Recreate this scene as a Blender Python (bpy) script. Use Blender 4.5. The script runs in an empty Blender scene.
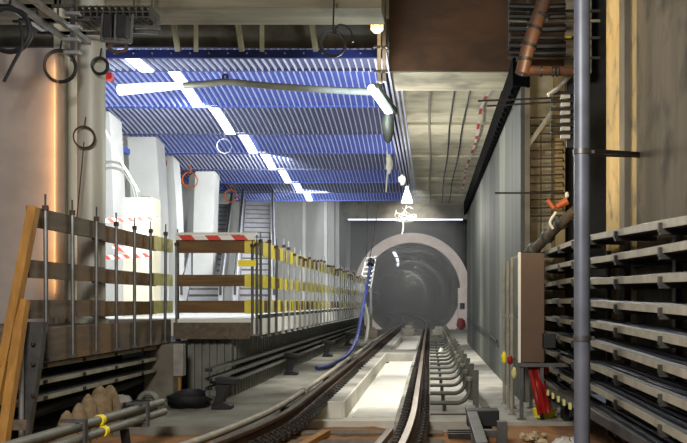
import bpy, math, random
from mathutils import Vector, Matrix
random.seed(11)
F, CX, CY, CZ = 800.0, 430.0, 302.0, 1.4
sc = bpy.context.scene
COL = sc.collection
PI = math.pi

def W(px, py, d):
    """point at depth d (metres from the camera) seen at that pixel"""
    return Vector(((px-CX)/F*d, d, CZ-(py-CY)/F*d))

# ------------------------------------------------------------------ materials
def lin(h):
    h = h.lstrip('#')
    o = []
    for i in (0, 2, 4):
        v = int(h[i:i+2], 16)/255
        o.append(v/12.92 if v <= .04045 else ((v+.055)/1.055)**2.4)
    return tuple(o)+(1,)

def mat(name, c, c2=None, rough=.7, metal=0.0, scale=3.0, stretch=(1, 1, 1), bump=0.0, detail=5, lo=.35, hi=.65, c3=None, s3=.6, emit=None, es=0.0):
    m = bpy.data.materials.new(name); m.use_nodes = True
    nt = m.node_tree; N = nt.nodes; L = nt.links
    b = N['Principled BSDF']
    b.inputs['Roughness'].default_value = rough
    b.inputs['Metallic'].default_value = metal
    b.inputs['Base Color'].default_value = lin(c)
    if emit:
        b.inputs['Emission Color'].default_value = lin(emit)
        b.inputs['Emission Strength'].default_value = es
    if c2 or bump:
        g = N.new('ShaderNodeNewGeometry')
        mp = N.new('ShaderNodeMapping'); mp.inputs['Scale'].default_value = stretch
        L.new(g.outputs['Position'], mp.inputs['Vector'])
        n = N.new('ShaderNodeTexNoise'); n.inputs['Scale'].default_value = scale; n.inputs['Detail'].default_value = detail
        n.inputs['Roughness'].default_value = .62
        L.new(mp.outputs[0], n.inputs['Vector'])
        r = N.new('ShaderNodeMapRange'); r.inputs[1].default_value = lo; r.inputs[2].default_value = hi
        L.new(n.outputs['Fac'], r.inputs[0])
        if c2:
            mx = N.new('ShaderNodeMix'); mx.data_type = 'RGBA'
            mx.inputs[6].default_value = lin(c); mx.inputs[7].default_value = lin(c2)
            L.new(r.outputs[0], mx.inputs[0])
            out = mx.outputs[2]
            if c3:
                n3 = N.new('ShaderNodeTexNoise'); n3.inputs['Scale'].default_value = s3; n3.inputs['Detail'].default_value = 6
                L.new(g.outputs['Position'], n3.inputs['Vector'])
                r3 = N.new('ShaderNodeMapRange'); r3.inputs[1].default_value = .52; r3.inputs[2].default_value = .68
                L.new(n3.outputs['Fac'], r3.inputs[0])
                m3 = N.new('ShaderNodeMix'); m3.data_type = 'RGBA'
                L.new(r3.outputs[0], m3.inputs[0]); L.new(out, m3.inputs[6]); m3.inputs[7].default_value = lin(c3)
                out = m3.outputs[2]
            L.new(out, b.inputs['Base Color'])
        if bump:
            bp = N.new('ShaderNodeBump'); bp.inputs['Strength'].default_value = bump; bp.inputs['Distance'].default_value = .03
            L.new(n.outputs['Fac'], bp.inputs['Height']); L.new(bp.outputs[0], b.inputs['Normal'])
    return m

def stripes(name, c1, c2, freq, direction, rough=.5, duty=.5):
    """diagonal printed stripes (barrier tape)"""
    m = bpy.data.materials.new(name); m.use_nodes = True
    nt = m.node_tree; N = nt.nodes; L = nt.links; b = N['Principled BSDF']
    b.inputs['Roughness'].default_value = rough
    g = N.new('ShaderNodeNewGeometry')
    d = N.new('ShaderNodeVectorMath'); d.operation = 'DOT_PRODUCT'; d.inputs[1].default_value = direction
    L.new(g.outputs['Position'], d.inputs[0])
    a = N.new('ShaderNodeMath'); a.operation = 'MULTIPLY'; a.inputs[1].default_value = freq
    L.new(d.outputs['Value'], a.inputs[0])
    fr = N.new('ShaderNodeMath'); fr.operation = 'FRACT'; L.new(a.outputs[0], fr.inputs[0])
    ls = N.new('ShaderNodeMath'); ls.operation = 'LESS_THAN'; ls.inputs[1].default_value = duty; L.new(fr.outputs[0], ls.inputs[0])
    mx = N.new('ShaderNodeMix'); mx.data_type = 'RGBA'; mx.inputs[6].default_value = lin(c1); mx.inputs[7].default_value = lin(c2)
    L.new(ls.outputs[0], mx.inputs[0]); L.new(mx.outputs[2], b.inputs['Base Color'])
    return m

M = dict(
    slab=mat('slab_concrete', '#a9a79d', '#8d8a80', .85, 0, 1.6, bump=.2, c3='#726e64', s3=.9),
    slab_dirty=mat('dusty_floor_concrete', '#84837a', '#67665d', .9, 0, 1.5, bump=.3, c3='#4b4942', s3=.8),
    trough=mat('pale_concrete', '#d8d6cc', '#c6c2b5', .8, 0, 2.2, bump=.1),
    earth=mat('brown_earth', '#96693f', '#7a5436', .95, 0, 4, bump=.6, c3='#8d6a45', s3=1.3),
    conc=mat('raw_concrete', '#8b8577', '#6f695d', .9, 0, 1.1, bump=.25, c3='#5a564c', s3=1.5),
    conc_dark=mat('dark_concrete', '#6b665b', '#4f4b43', .9, 0, 2, (1, 1, .5), .2),  # darker grey-brown concrete tone
    conc_beam=mat('beam_concrete', '#827c6a', '#655f50', .9, 0, 5, (.1, 1, 3), .25, c3='#5d584b', s3=1.5),
    conc_board=mat('board_marked_concrete', '#a8a28c', '#878069', .9, 0, 3.0, (1, .12, 1), .25, c3='#6f6a58', s3=.8),
    conc_ceiling=mat('ceiling_concrete', '#d8d3ba', '#c0baa2', .9, 0, 1.6, (.5, 2.2, 1), .2, c3='#a39d86', s3=1.1),
    conc_pale=mat('pale_beam_concrete', '#b9b39c', '#989280', .9, 0, 5, (.1, 1, 3), .2, c3='#7d786a', s3=1.5),
    conc_rough=mat('rough_concrete', '#73695a', '#585146', .95, 0, 2.2, (1, 1, .18), .5, c3='#403c36', s3=2.2),
    conc_warm_lit=mat('warm_lit_smooth_concrete', '#a8946a', '#8b7951', .9, 0, 4, (1, 1, .25), .3, c3='#6f664f', s3=4),  # yellow of the lamplight is put into this concrete's colour
    white_wall=mat('white_plaster', '#d9d9d4', '#cdcdc8', .8, 0, 1.0),
    grey_wall=mat('grey_wall', '#b4b3af', '#a09f9b', .8, 0, 1.0, (1, 1, .3)),
    dark_wall=mat('dark_portal_wall', '#3a3a38', '#2d2d2c', .9, 0, 1.2, bump=.2),
    ring=mat('pale_portal_ring', '#e0d4cc', '#cfc2ba', .85, 0, 2),
    tunnel=mat('tunnel_segment', '#686864', '#585853', .8, 0, .8, (1, 3, 1), .1),
    plaster=mat('beige_plaster', '#a09690', '#928983', .85, 0, 2.0, bump=.1),
    pillar=mat('pillar_grey', '#cfcbbc', '#bcb8aa', .85, 0, 2, (1, 1, .3), .1),
    steelcol=mat('galvanised_column', '#b4b4ab', '#9a9a92', .5, .1, 2, (1, 1, .3)),
    panel=mat('grey_wall_panel', '#4d514b', '#3d413c', .75, 0, 1.3, (1, 2.2, .12), .05, lo=.3, hi=.7),
    panel_light=mat('pale_wall_panel', '#646860', '#53574f', .75, 0, 1.3, (1, 2.2, .12), .05, lo=.3, hi=.7),
    black=mat('black_rubber', '#0c0c0e', '#131316', .55, 0, 6),
    blacksteel=mat('black_painted_steel', '#1c1c1e', '#2a2a2c', .45, .3, 6),
    matte=mat('matte_black', '#08080a', None, 1.0),
    pipe_grey=mat('bent_pipe_grey', '#55564e', '#474840', .55, .1, 5),
    cable=mat('black_cable', '#1d1d20', None, .5),
    steel=mat('dull_steel', '#6d6d6c', '#565655', .45, .7, 5, (1, 1, 1)),
    steel_dark=mat('dark_pole_steel', '#6a6e7a', '#595c66', .45, .2, 3),
    galv=mat('galvanised_tray', '#a09a8a', '#878172', .6, .1, 6, bump=.05),
    galv_bright=mat('bright_steel', '#c0c2c2', '#a0a2a3', .35, .7, 6),
    rail=mat('rail_steel', '#8a7c68', '#6a5a48', .35, .8, 3, (1, .3, 1)),
    railside=mat('rail_rust', '#5a4433', '#3f3026', .75, .3, 8),
    clip=mat('fastener_iron', '#2b2724', '#3b342d', .6, .5, 9),
    timber=mat('ochre_timber', '#a97a35', '#8a6026', .75, 0, 3, (4, 4, .4), .15),
    plank=mat('brown_plank', '#735632', '#563f24', .75, 0, 5, (.3, 3, 3), .1),
    plank_dark=mat('weathered_plank', '#66594a', '#4d4338', .8, 0, 5, (3, .3, 3), .1, c3='#7a5a32', s3=1.0),
    rust=mat('rusty_formwork', '#4d3524', '#36251a', .85, 0, 2.5, (.35, 1, 1.2), .25, c3='#352418', s3=1.4),
    yellow=mat('yellow_tape', '#e4d545', '#d2c23a', .5, 0, 8),
    yellow_pale=mat('pale_yellow_tape', '#d4cf8c', '#bdb878', .5, 0, 8),  # paler tape tone, commoner towards the far end of the fence
    yellow_sign=mat('yellow_plastic', '#f2dc1c', None, .5),
    red=mat('red_plastic', '#931a16', '#74120e', .45, 0, 6),
    orange=mat('orange_plastic', '#c8672c', '#a9501f', .5, 0, 6),
    copper=mat('copper_pipe', '#573a2c', '#40302a', .45, .1, 3, (1, 1, 1)),
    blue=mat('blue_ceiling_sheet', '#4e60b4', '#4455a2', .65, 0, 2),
    blue_rib=mat('blue_ceiling_rib', '#bcc5ea', '#adb7e0', .65, 0, 2),  # pale ribs, here and in slate, paint the light on slat edges
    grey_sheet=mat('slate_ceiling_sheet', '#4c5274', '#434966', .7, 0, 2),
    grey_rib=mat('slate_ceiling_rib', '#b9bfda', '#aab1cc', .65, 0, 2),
    fascia=mat('navy_fascia', '#1f2a66', '#19224f', .5, .2, 3),
    white=mat('white_plastic', '#dcdbd0', None, .5),
    cream=mat('cream_box', '#e2ddc8', '#d9d3bd', .6, 0, 2),
    hose_blue=mat('blue_hose', '#27336e', '#202a5c', .45, 0, 5),
    conduit=mat('grey_conduit', '#77786f', '#66675f', .55, .1, 5),
    cabinet=mat('brown_cabinet_paint', '#5a4533', '#503c2c', .6, 0, 2),
    sack=mat('jute_sack', '#8d7a5e', '#6f5e44', .95, 0, 14, bump=.5),
    plastic_grey=mat('grey_sheeting', '#9a9690', '#7f7b76', .5, 0, 6, bump=.3),
    rubble=mat('pale_rubble', '#b8a888', '#8a7a5c', .9, 0, 20, bump=.4),
    esc=mat('escalator_steps', '#a2a2a5', '#8f8f92', .6, .0, 3),
    bal=mat('escalator_cladding', '#d0d0d0', '#bcbcbd', .5, .0, 3),
    mesh_dark=mat('dark_steel_mesh', '#4c4a45', '#3c3a36', .6, .4, 6),
    light=mat('lamp_white', '#ffffff', None, .5, emit='#f2f6ff', es=7.0),
    tube=mat('tube_cool', '#ffffff', None, .5, emit='#c9fff4', es=14.0),
    light_soft=mat('soft_glow', '#ffffff', None, .5, emit='#eef4ff', es=1.6),
    bulb=mat('bulb_warm', '#ffffff', None, .5, emit='#ffc878', es=3.2),
    redtape_x=stripes('red_white_tape_along_x', '#e6e4df', '#d2372c', 2.6, (1, 0, .9)),
    redtape_y=stripes('red_white_tape_along_y', '#d8d4c8', '#b83a2c', .8, (.3, 1, .0), duty=.4),
    redtape_s=stripes('red_white_tape_narrow', '#efece8', '#e0584c', 6.0, (1, 0, 1.0)),
)

# ------------------------------------------------------------------ mesh tools
class MB:
    def __init__(s): s.v = []; s.f = []
    def add(s, vs, fs):
        o = len(s.v); s.v += [Vector(v) for v in vs]; s.f += [tuple(i+o for i in f) for f in fs]; return s
    def box(s, x0, x1, y0, y1, z0, z1):
        return s.add([(x0,y0,z0),(x1,y0,z0),(x1,y1,z0),(x0,y1,z0),(x0,y0,z1),(x1,y0,z1),(x1,y1,z1),(x0,y1,z1)],
                     [(3,2,1,0),(4,5,6,7),(0,1,5,4),(1,2,6,5),(2,3,7,6),(3,0,4,7)])
    def hexa(s, p):
        return s.add(p, [(3,2,1,0),(4,5,6,7),(0,1,5,4),(1,2,6,5),(2,3,7,6),(3,0,4,7)])
    def beam(s, p, q, w, h, up=(0,0,1)):
        p, q = Vector(p), Vector(q); d = (q-p).normalized(); up = Vector(up)
        if abs(d.dot(up)) > .97: up = Vector((0,1,0))
        x = d.cross(up).normalized()*(w/2); z = x.cross(d).normalized()*(h/2)
        return s.hexa([p-x-z, p+x-z, q+x-z, q-x-z, p-x+z, p+x+z, q+x+z, q-x+z])
    def tube(s, pts, r, n=10, caps=True):
        pts = [Vector(p) for p in pts]; m = len(pts)
        rs = r if isinstance(r, (list, tuple)) else [r]*m
        t0 = (pts[1]-pts[0]).normalized()
        u = t0.orthogonal().normalized(); prev = t0; vs = []; fs = []
        for i, p in enumerate(pts):
            t = (pts[min(i+1,m-1)]-pts[max(i-1,0)])
            t = t.normalized() if t.length > 1e-9 else prev
            u = (prev.rotation_difference(t) @ u); u = (u - t*u.dot(t)).normalized(); prev = t
            w = t.cross(u)
            for k in range(n):
                a = 2*PI*k/n; vs.append(p + (u*math.cos(a)+w*math.sin(a))*rs[i])
        for i in range(m-1):
            for k in range(n):
                a, b = i*n+k, i*n+(k+1)%n
                fs.append((a, b, b+n, a+n))
        if caps:
            fs.append(tuple(reversed(range(n)))); fs.append(tuple(range((m-1)*n, m*n)))
        return s.add(vs, fs)
    def lathe(s, c, prof, n=20):
        c = Vector(c); vs = []; fs = []
        for r, z in prof:
            for k in range(n): vs.append(c+Vector((r*math.cos(2*PI*k/n), r*math.sin(2*PI*k/n), z)))
        for i in range(len(prof)-1):
            for k in range(n):
                a, b = i*n+k, i*n+(k+1)%n; fs.append((a, b, b+n, a+n))
        fs.append(tuple(reversed(range(n)))); fs.append(tuple(range((len(prof)-1)*n, len(prof)*n)))
        return s.add(vs, fs)
    def extrude(s, poly, vec):
        n = len(poly); vec = Vector(vec); vs = [Vector(p) for p in poly]+[Vector(p)+vec for p in poly]
        fs = [tuple(reversed(range(n))), tuple(range(n, 2*n))]+[(i, (i+1)%n, (i+1)%n+n, i+n) for i in range(n)]
        return s.add(vs, fs)
    def blob(s, c, r, nu=12, nv=8, wob=.12, seed=0, flat=None):
        rnd = random.Random(seed); c = Vector(c); vs = []; fs = []
        for j in range(nv+1):
            th = PI*j/nv
            for i in range(nu):
                ph = 2*PI*i/nu; k = 1+rnd.uniform(-wob, wob) if 0 < j < nv else 1
                p = Vector((r[0]*math.sin(th)*math.cos(ph)*k, r[1]*math.sin(th)*math.sin(ph)*k, r[2]*math.cos(th)*k))
                if flat is not None: p.z = max(p.z, -flat)
                vs.append(c+p)
        for j in range(nv):
            for i in range(nu):
                a, b = j*nu+i, j*nu+(i+1)%nu; fs.append((a, a+nu, b+nu, b))
        return s.add(vs, fs)
    def build(s, name, m, parent=None, smooth=True, bevel=0.0, origin=None):
        if parent is not None: off = ROOT[parent.name]
        else:
            if origin is not None: off = Vector(origin)
            else:
                xs = [v.x for v in s.v]; ys = [v.y for v in s.v]; zs = [v.z for v in s.v]
                off = Vector(((min(xs)+max(xs))/2, (min(ys)+max(ys))/2, min(zs)))
        me = bpy.data.meshes.new(name); me.from_pydata([v-off for v in s.v], [], s.f); me.update()
        import bmesh
        bm = bmesh.new(); bm.from_mesh(me); bmesh.ops.recalc_face_normals(bm, faces=bm.faces); bm.to_mesh(me); bm.free()
        me.materials.append(M[m] if isinstance(m, str) else m)
        if smooth:
            me.polygons.foreach_set('use_smooth', [True]*len(me.polygons)); me.set_sharp_from_angle(angle=.7)
        o = bpy.data.objects.new(name, me); COL.objects.link(o)
        if parent is not None: o.parent = parent
        else: o.location = off
        ROOT[o.name] = off
        if bevel:
            b = o.modifiers.new('bevel', 'BEVEL'); b.width = bevel; b.segments = 2; b.limit_method = 'ANGLE'
        return o
ROOT = {}
def tag(o, label, cat, group=None):
    o['label'] = label; o['category'] = cat
    if group: o['group'] = group
    return o
def thing(name, label, cat, loc, group=None):
    o = bpy.data.objects.new(name, None); COL.objects.link(o); o.location = loc; o.empty_display_size = .1
    ROOT[o.name] = Vector(loc)
    return tag(o, label, cat, group)
def S(mb, name, m, **k):
    o = mb.build(name, m, **k); o['kind'] = 'structure'; return o
def dup(root, delta, label, group=None):
    r = root.copy(); COL.objects.link(r); r.location = root.location+Vector(delta); r['label'] = label
    ROOT[r.name] = r.location.copy()
    if group: r['group'] = group
    for ch in list(root.children):
        c = ch.copy(); COL.objects.link(c); c.parent = r
        for g in list(ch.children):
            d = g.copy(); COL.objects.link(d); d.parent = c
    return r
ORD = ['nearest', 'second', 'third', 'fourth', 'fifth', 'sixth', 'seventh', 'eighth', 'ninth', 'tenth', 'eleventh', 'twelfth',
       'thirteenth', 'fourteenth', 'fifteenth', 'sixteenth', 'seventeenth', 'eighteenth', 'nineteenth', 'twentieth']
def smooth_path(pts, n=6):
    """Catmull-Rom through the points"""
    P = [Vector(p) for p in pts]; P = [2*P[0]-P[1]]+P+[2*P[-1]-P[-2]]; out = []
    for i in range(1, len(P)-2):
        a, b, c, d = P[i-1:i+3]
        for k in range(n):
            t = k/n
            out.append(.5*((2*b)+(c-a)*t+(2*a-5*b+4*c-d)*t*t+(3*b-a-3*c+d)*t**3))
    return out+[P[-2]]

# ================================================================== SETTING
LX, RX = -1.60, -0.18            # rails
TX0, TX1 = -1.22, -0.42          # drain trough between the rails
YF = 9.35                        # front edge of the finished slab
def floor():
    b = MB(); t = -.22
    segs = [(11.2, 21.6), (23.6, 33.0)]
    S(MB().box(-9, -1.78, 9.0, 41.4, t-.08, 0), 'floor_left', 'slab_dirty')
    b.box(-1.78, TX0, 11.2, 41.4, t-.08, 0); b.box(TX1, 2.4, YF, 41.4, t-.08, 0)
    b.box(TX0, TX1, 21.6, 23.6, t, 0); b.box(TX0, TX1, 33.0, 41.4, t, 0)
    S(b, 'floor', 'slab')
    b = MB()
    for a, e in segs: b.box(TX0, TX1, a, e, -.32, -.25)
    b.box(-1.78, TX1, 10.9, 11.2, -.34, -.22)
    S(b, 'floor_trough', 'trough')
    b = MB()
    for a, e in segs: b.box(TX0+.13, TX1-.005, a, e-.02, -.249, -.2)
    S(b, 'trim_1', 'trough', bevel=.008)
    b = MB()
    for a, e in segs: b.box(TX0+.0015, TX0+.03, a-.03, e-.01, -.249, .012)
    b.box(-1.72, TX0, 11.17, 11.199, -.22, .012)
    S(b, 'trim_2', 'trough', bevel=.006)
    # rough ground in front of the slab
    g = MB(); nx, ny = 50, 26; rnd = random.Random(4); vs = []; fs = []
    for j in range(ny+1):
        for i in range(nx+1):
            yy = 3.0+7.9*j/ny; vs.append((-6+9*i/nx, yy, -.1-.21*min(1, max(0, (yy-9.2)/1.5))+rnd.uniform(-.02, .02)))
    for j in range(ny):
        for i in range(nx): a = j*(nx+1)+i; fs.append((a, a+1, a+nx+2, a+nx+1))
    g.add(vs, fs); S(g, 'floor_earth', 'earth')
floor()
# platform on the left
S(MB().box(-9, -2.55, 11.7, 35.8, .9, 1.15), 'floor_platform', 'white_wall', bevel=.01)  # far half coloured white for its strong light, near half left brown
S(MB().box(-9, -3.78, 7.6, 11.68, .8, 1.15), 'floor_platform_near', 'plank_dark', bevel=.01)
o = MB().box(-3.74, -2.62, 11.655, 11.698, .86, 1.10).build('edge_board', 'plank_dark'); tag(o, 'dark timber board on the platform edge below the short cross guardrail', 'board')
# wall below the platform: vertical profiled sheet
def profiled():
    b = MB(); poly = []
    def run(p, q, n, nrm):
        p, q = Vector(p), Vector(q)
        for i in range(n):
            for f_, o_ in ((0, 0), (.5, 0), (.55, .035), (.95, .035)):
                poly.append(p.lerp(q, (i+f_)/n)+Vector(nrm)*o_)
    run((-3.62, 11.95, 0), (-2.95, 11.95, 0), 6, (0, -1, 0)); run((-2.95, 11.95, 0), (-2.95, 35.5, 0), 130, (1, 0, 0))
    n = len(poly); vs = poly+[p+Vector((0, 0, .899)) for p in poly]
    b.add(vs, [(i, i+1, n+i+1, n+i) for i in range(n-1)])
    S(b, 'wall_under_platform', 'conduit', smooth=False)
profiled()
S(MB().box(-4.05, -3.63, 11.3, 11.7, 0, .8), 'pillar_below_platform', 'conc', bevel=.015)
# white left side of the hall
S(MB().box(-9.0, -8.6, 7.6, 36.0, 1.15, 6.2), 'wall_left', 'white_wall')
S(MB().box(-8.6, -4.3, 36.0, 36.3, 0, 6.4), 'wall_end', 'grey_wall')
S(MB().box(-5.72, -5.58, 35.88, 35.999, 1.15, 6.0).box(-4.75, -4.6, 35.8, 35.999, 1.15, 6.0), 'trim_3', 'white_wall')
S(MB().box(-4.7, -4.12, 36.3, 41.4, 0, 6.4), 'wall_return', 'grey_wall')
def pier(x0, x1, d, lean, k):
    b = MB(); n = 10; vs = []
    for i in range(n+1):
        t = i/n; z = 1.15+4.3*t; w = lean*(t**3)
        for (x, y) in ((x0+w, d), (x1+w, d), (x1+w-.12, d+1.0), (x0+w-.5, d+1.0)): vs.append((x, y, z))
    fs = [(3,2,1,0), tuple(range(n*4, n*4+4))]
    for i in range(n):
        for q in range(4):
            a, c = i*4+q, i*4+(q+1)%4; fs.append((a, c, c+4, a+4))
    b.add(vs, fs); S(b, 'pillar_white_%d' % k, 'white_wall')
pier(-7.25, -6.72, 17.0, -.1, 1); pier(-7.3, -6.6, 19.6, -.12, 2); pier(-7.5, -7.0, 22.2, -.15, 3); pier(-7.35, -6.74, 24.8, .08, 4)
# near left: plaster wall, square pillars, round column
S(MB().box(-6.2, -4.22, 9.0, 9.25, 1.15, 4.26), 'wall_left_near', 'plaster', bevel=.01)
S(MB().box(-4.52, -4.42, 9.6, 10.2, 1.15, 5.9).box(-4.42, -4.2, 9.75, 10.2, 1.15, 5.9), 'pillar_square', 'pillar', bevel=.008)
S(MB().lathe((-4.04, 9.55, 1.15), [(.19, 0), (.19, .05), (.157, .06), (.157, 4.6)], 28), 'pillar_round', 'steelcol')
# ceilings
S(MB().box(-9, 2.4, 3.5, 14.3, 6.55, 6.8), 'ceiling_near', 'conc')
S(MB().box(-9, 2.4, 14.3, 41.6, 6.45, 6.7), 'ceiling_above_panels', 'dark_wall')
S(MB().box(-.78, 2.4, 12.9, 38.0, 6.0, 6.3), 'ceiling', 'conc_ceiling')
def ceil_marks():
    b = MB()
    for y in (16.0, 20.5, 25.0, 29.5, 34.0): b.box(-.7, 2.1, y, y+.5, 5.93, 5.999)
    S(b, 'trim_4', 'conc_ceiling', bevel=.01)
ceil_marks()
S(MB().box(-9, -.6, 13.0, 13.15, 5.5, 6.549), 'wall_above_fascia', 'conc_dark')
# concrete beams overhead
S(MB().box(-9, -.58, 9.6, 10.2, 4.93, 6.55).box(-9, -.58, 9.45, 9.6, 5.08, 6.55), 'beam_left', 'conc_beam', bevel=.015)
S(MB().box(-.56, 2.4, 11.85, 12.85, 4.79, 6.55), 'beam_right', 'conc_pale', bevel=.015)
S(MB().box(-4.12, 2.4, 37.9, 38.5, 5.35, 6.4), 'beam_portal', 'conc')
# right side
def panels():
    bm = [MB(), MB()]; y = 11.2; i = 0; rnd = random.Random(3)
    while y < 27.4:
        w = 1.16
        bm[1 if i in (2, 5, 7, 11) else 0].box(1.27, 1.36, y+.012, y+w-.012, 0, 4.42); y += w; i += 1
    S(bm[0], 'wall_right', 'panel', bevel=.008); S(bm[1], 'wall_right_pale_panels', 'panel_light', bevel=.008)
    S(MB().box(1.31, 1.4, 11.2, 27.6, 1.46, 1.5).box(1.33, 1.4, 11.2, 27.6, 0, 4.4), 'trim_5', 'conc')
    # black edge channel along the top of the panels
    b = MB().box(1.16, 1.40, 11.2, 27.5, 4.43, 4.82)
    S(b, 'trim_6', 'matte')
    b = MB(); y = 11.4
    while y < 27.2: b.box(1.15, 1.2, y, y+.12, 4.36, 4.429); y += .35
    S(b, 'trim_7', 'matte')
panels()
S(MB().box(1.42, 2.0, 12.0, 12.25, 0, 5.5), 'wall_recess', 'conc_board')
S(MB().box(1.85, 2.01, 11.9, 11.999, 0, 5.5), 'trim_10', 'conc_warm_lit')  # yellow strip paints the lamplight on this end of the wall
S(MB().box(2.0, 3.1, 12.5, 12.7, 0, 6.5), 'wall_gap', 'dark_wall')  # dark sheets paint the shade inside the open gap
S(MB().box(2.9, 3.1, 9.0, 12.5, 0, 6.5), 'wall_recess_side', 'dark_wall')
S(MB().box(2.4, 3.1, 8.9, 9.1, 0, 6.5), 'wall_recess_front', 'dark_wall')
S(MB().box(2.0, 2.4, 7.65, 9.1, 0, 6.5), 'wall_column', 'conc_warm_lit', bevel=.02)
S(MB().box(1.94, 2.0, 7.98, 8.2, 0, 6.5), 'trim_8', 'conc_dark')
S(MB().box(1.97, 2.4, 2.5, 7.65, -.35, 6.5), 'wall_right_near', 'conc_rough', bevel=.02)
# portal wall with a round opening
TC = Vector((-.93, 41.4, 1.97)); TR = 2.5
def portal():
    b = MB(); n = 64; vs = []; fs = []
    xl, xr, zb, zt = -4.15, 2.4, -.6, 6.45
    for k in range(n):
        a = 2*PI*k/n; c, s_ = math.cos(a), math.sin(a)
        t = min(((xr-TC.x) if c > 0 else (xl-TC.x))/c if abs(c) > 1e-6 else 1e9, ((zt-TC.z) if s_ > 0 else (zb-TC.z))/s_ if abs(s_) > 1e-6 else 1e9)
        for y in (41.4, 41.8):
            vs.append((TC.x+2.99*c, y, TC.z+2.99*s_)); vs.append((TC.x+t*c, y, TC.z+t*s_))
    for k in range(n):
        a, d = k*4, ((k+1)%n)*4
        fs += [(a, a+1, d+1, d), (a+2, d+2, d+3, a+3), (a, d, d+2, a+2)]
    b.add(vs, fs); S(b, 'wall_portal', 'dark_wall', smooth=False)
    b = MB(); vs = []; fs = []
    for k in range(n):
        a = 2*PI*k/n
        for r, y in ((3.0, 41.25), (TR, 41.25), (TR, 41.9), (3.0, 41.9)): vs.append((TC.x+r*math.cos(a), y, TC.z+r*math.sin(a)))
    for k in range(n):
        a, d = k*4, ((k+1)%n)*4
        for q in range(4): fs.append((a+q, a+(q+1)%4, d+(q+1)%4, d+q))
    b.add(vs, fs); S(b, 'trim_9', 'ring')
    # bored tunnel: segment rings on a gentle left-hand curve
    b = MB(); vs = []; fs = []; nr = 0
    y = 41.9; rings = []
    def cx(y): u = y-41.4; return TC.x-u*u/700.0
    while y < 104:
        for dy, r in ((0, TR-.03), (.05, TR+.03), (1.30, TR+.03), (1.35, TR-.03)): rings.append((y+dy, r))
        y += 1.4
    m = 40
    for (yy, r) in rings:
        for k in range(m):
            a = 2*PI*k/m; vs.append((cx(yy)+r*math.cos(a), yy, TC.z+r*math.sin(a)))
    for i in range(len(rings)-1):
        for k in range(m):
            a, d = i*m+k, i*m+(k+1)%m; fs.append((a, d, d+m, a+m))
    b.add(vs, fs); S(b, 'wall_tunnel', 'tunnel', smooth=False)
    b = MB(); b.lathe((0, 0, 0), [(TR+.1, 0), (TR+.1, .1)], 40); b.v = [Vector((cx(104)+v.x, 104+v.z, TC.z+v.y)) for v in b.v]; S(b, 'tunnel_end_cap', 'dark_wall')  # added disc hides the world light at the open tunnel end
    b = MB(); yy = 41.4
    while yy < 102:
        b.hexa([(cx(yy)-1.7, yy, -.3), (cx(yy)+1.7, yy, -.3), (cx(yy+4)+1.7, yy+4, -.3), (cx(yy+4)-1.7, yy+4, -.3),
                (cx(yy)-1.7, yy, 0), (cx(yy)+1.7, yy, 0), (cx(yy+4)+1.7, yy+4, 0), (cx(yy+4)-1.7, yy+4, 0)]); yy += 4
    S(b, 'floor_tunnel', 'slab_dirty')
    return cx
TCX = portal()

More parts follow.
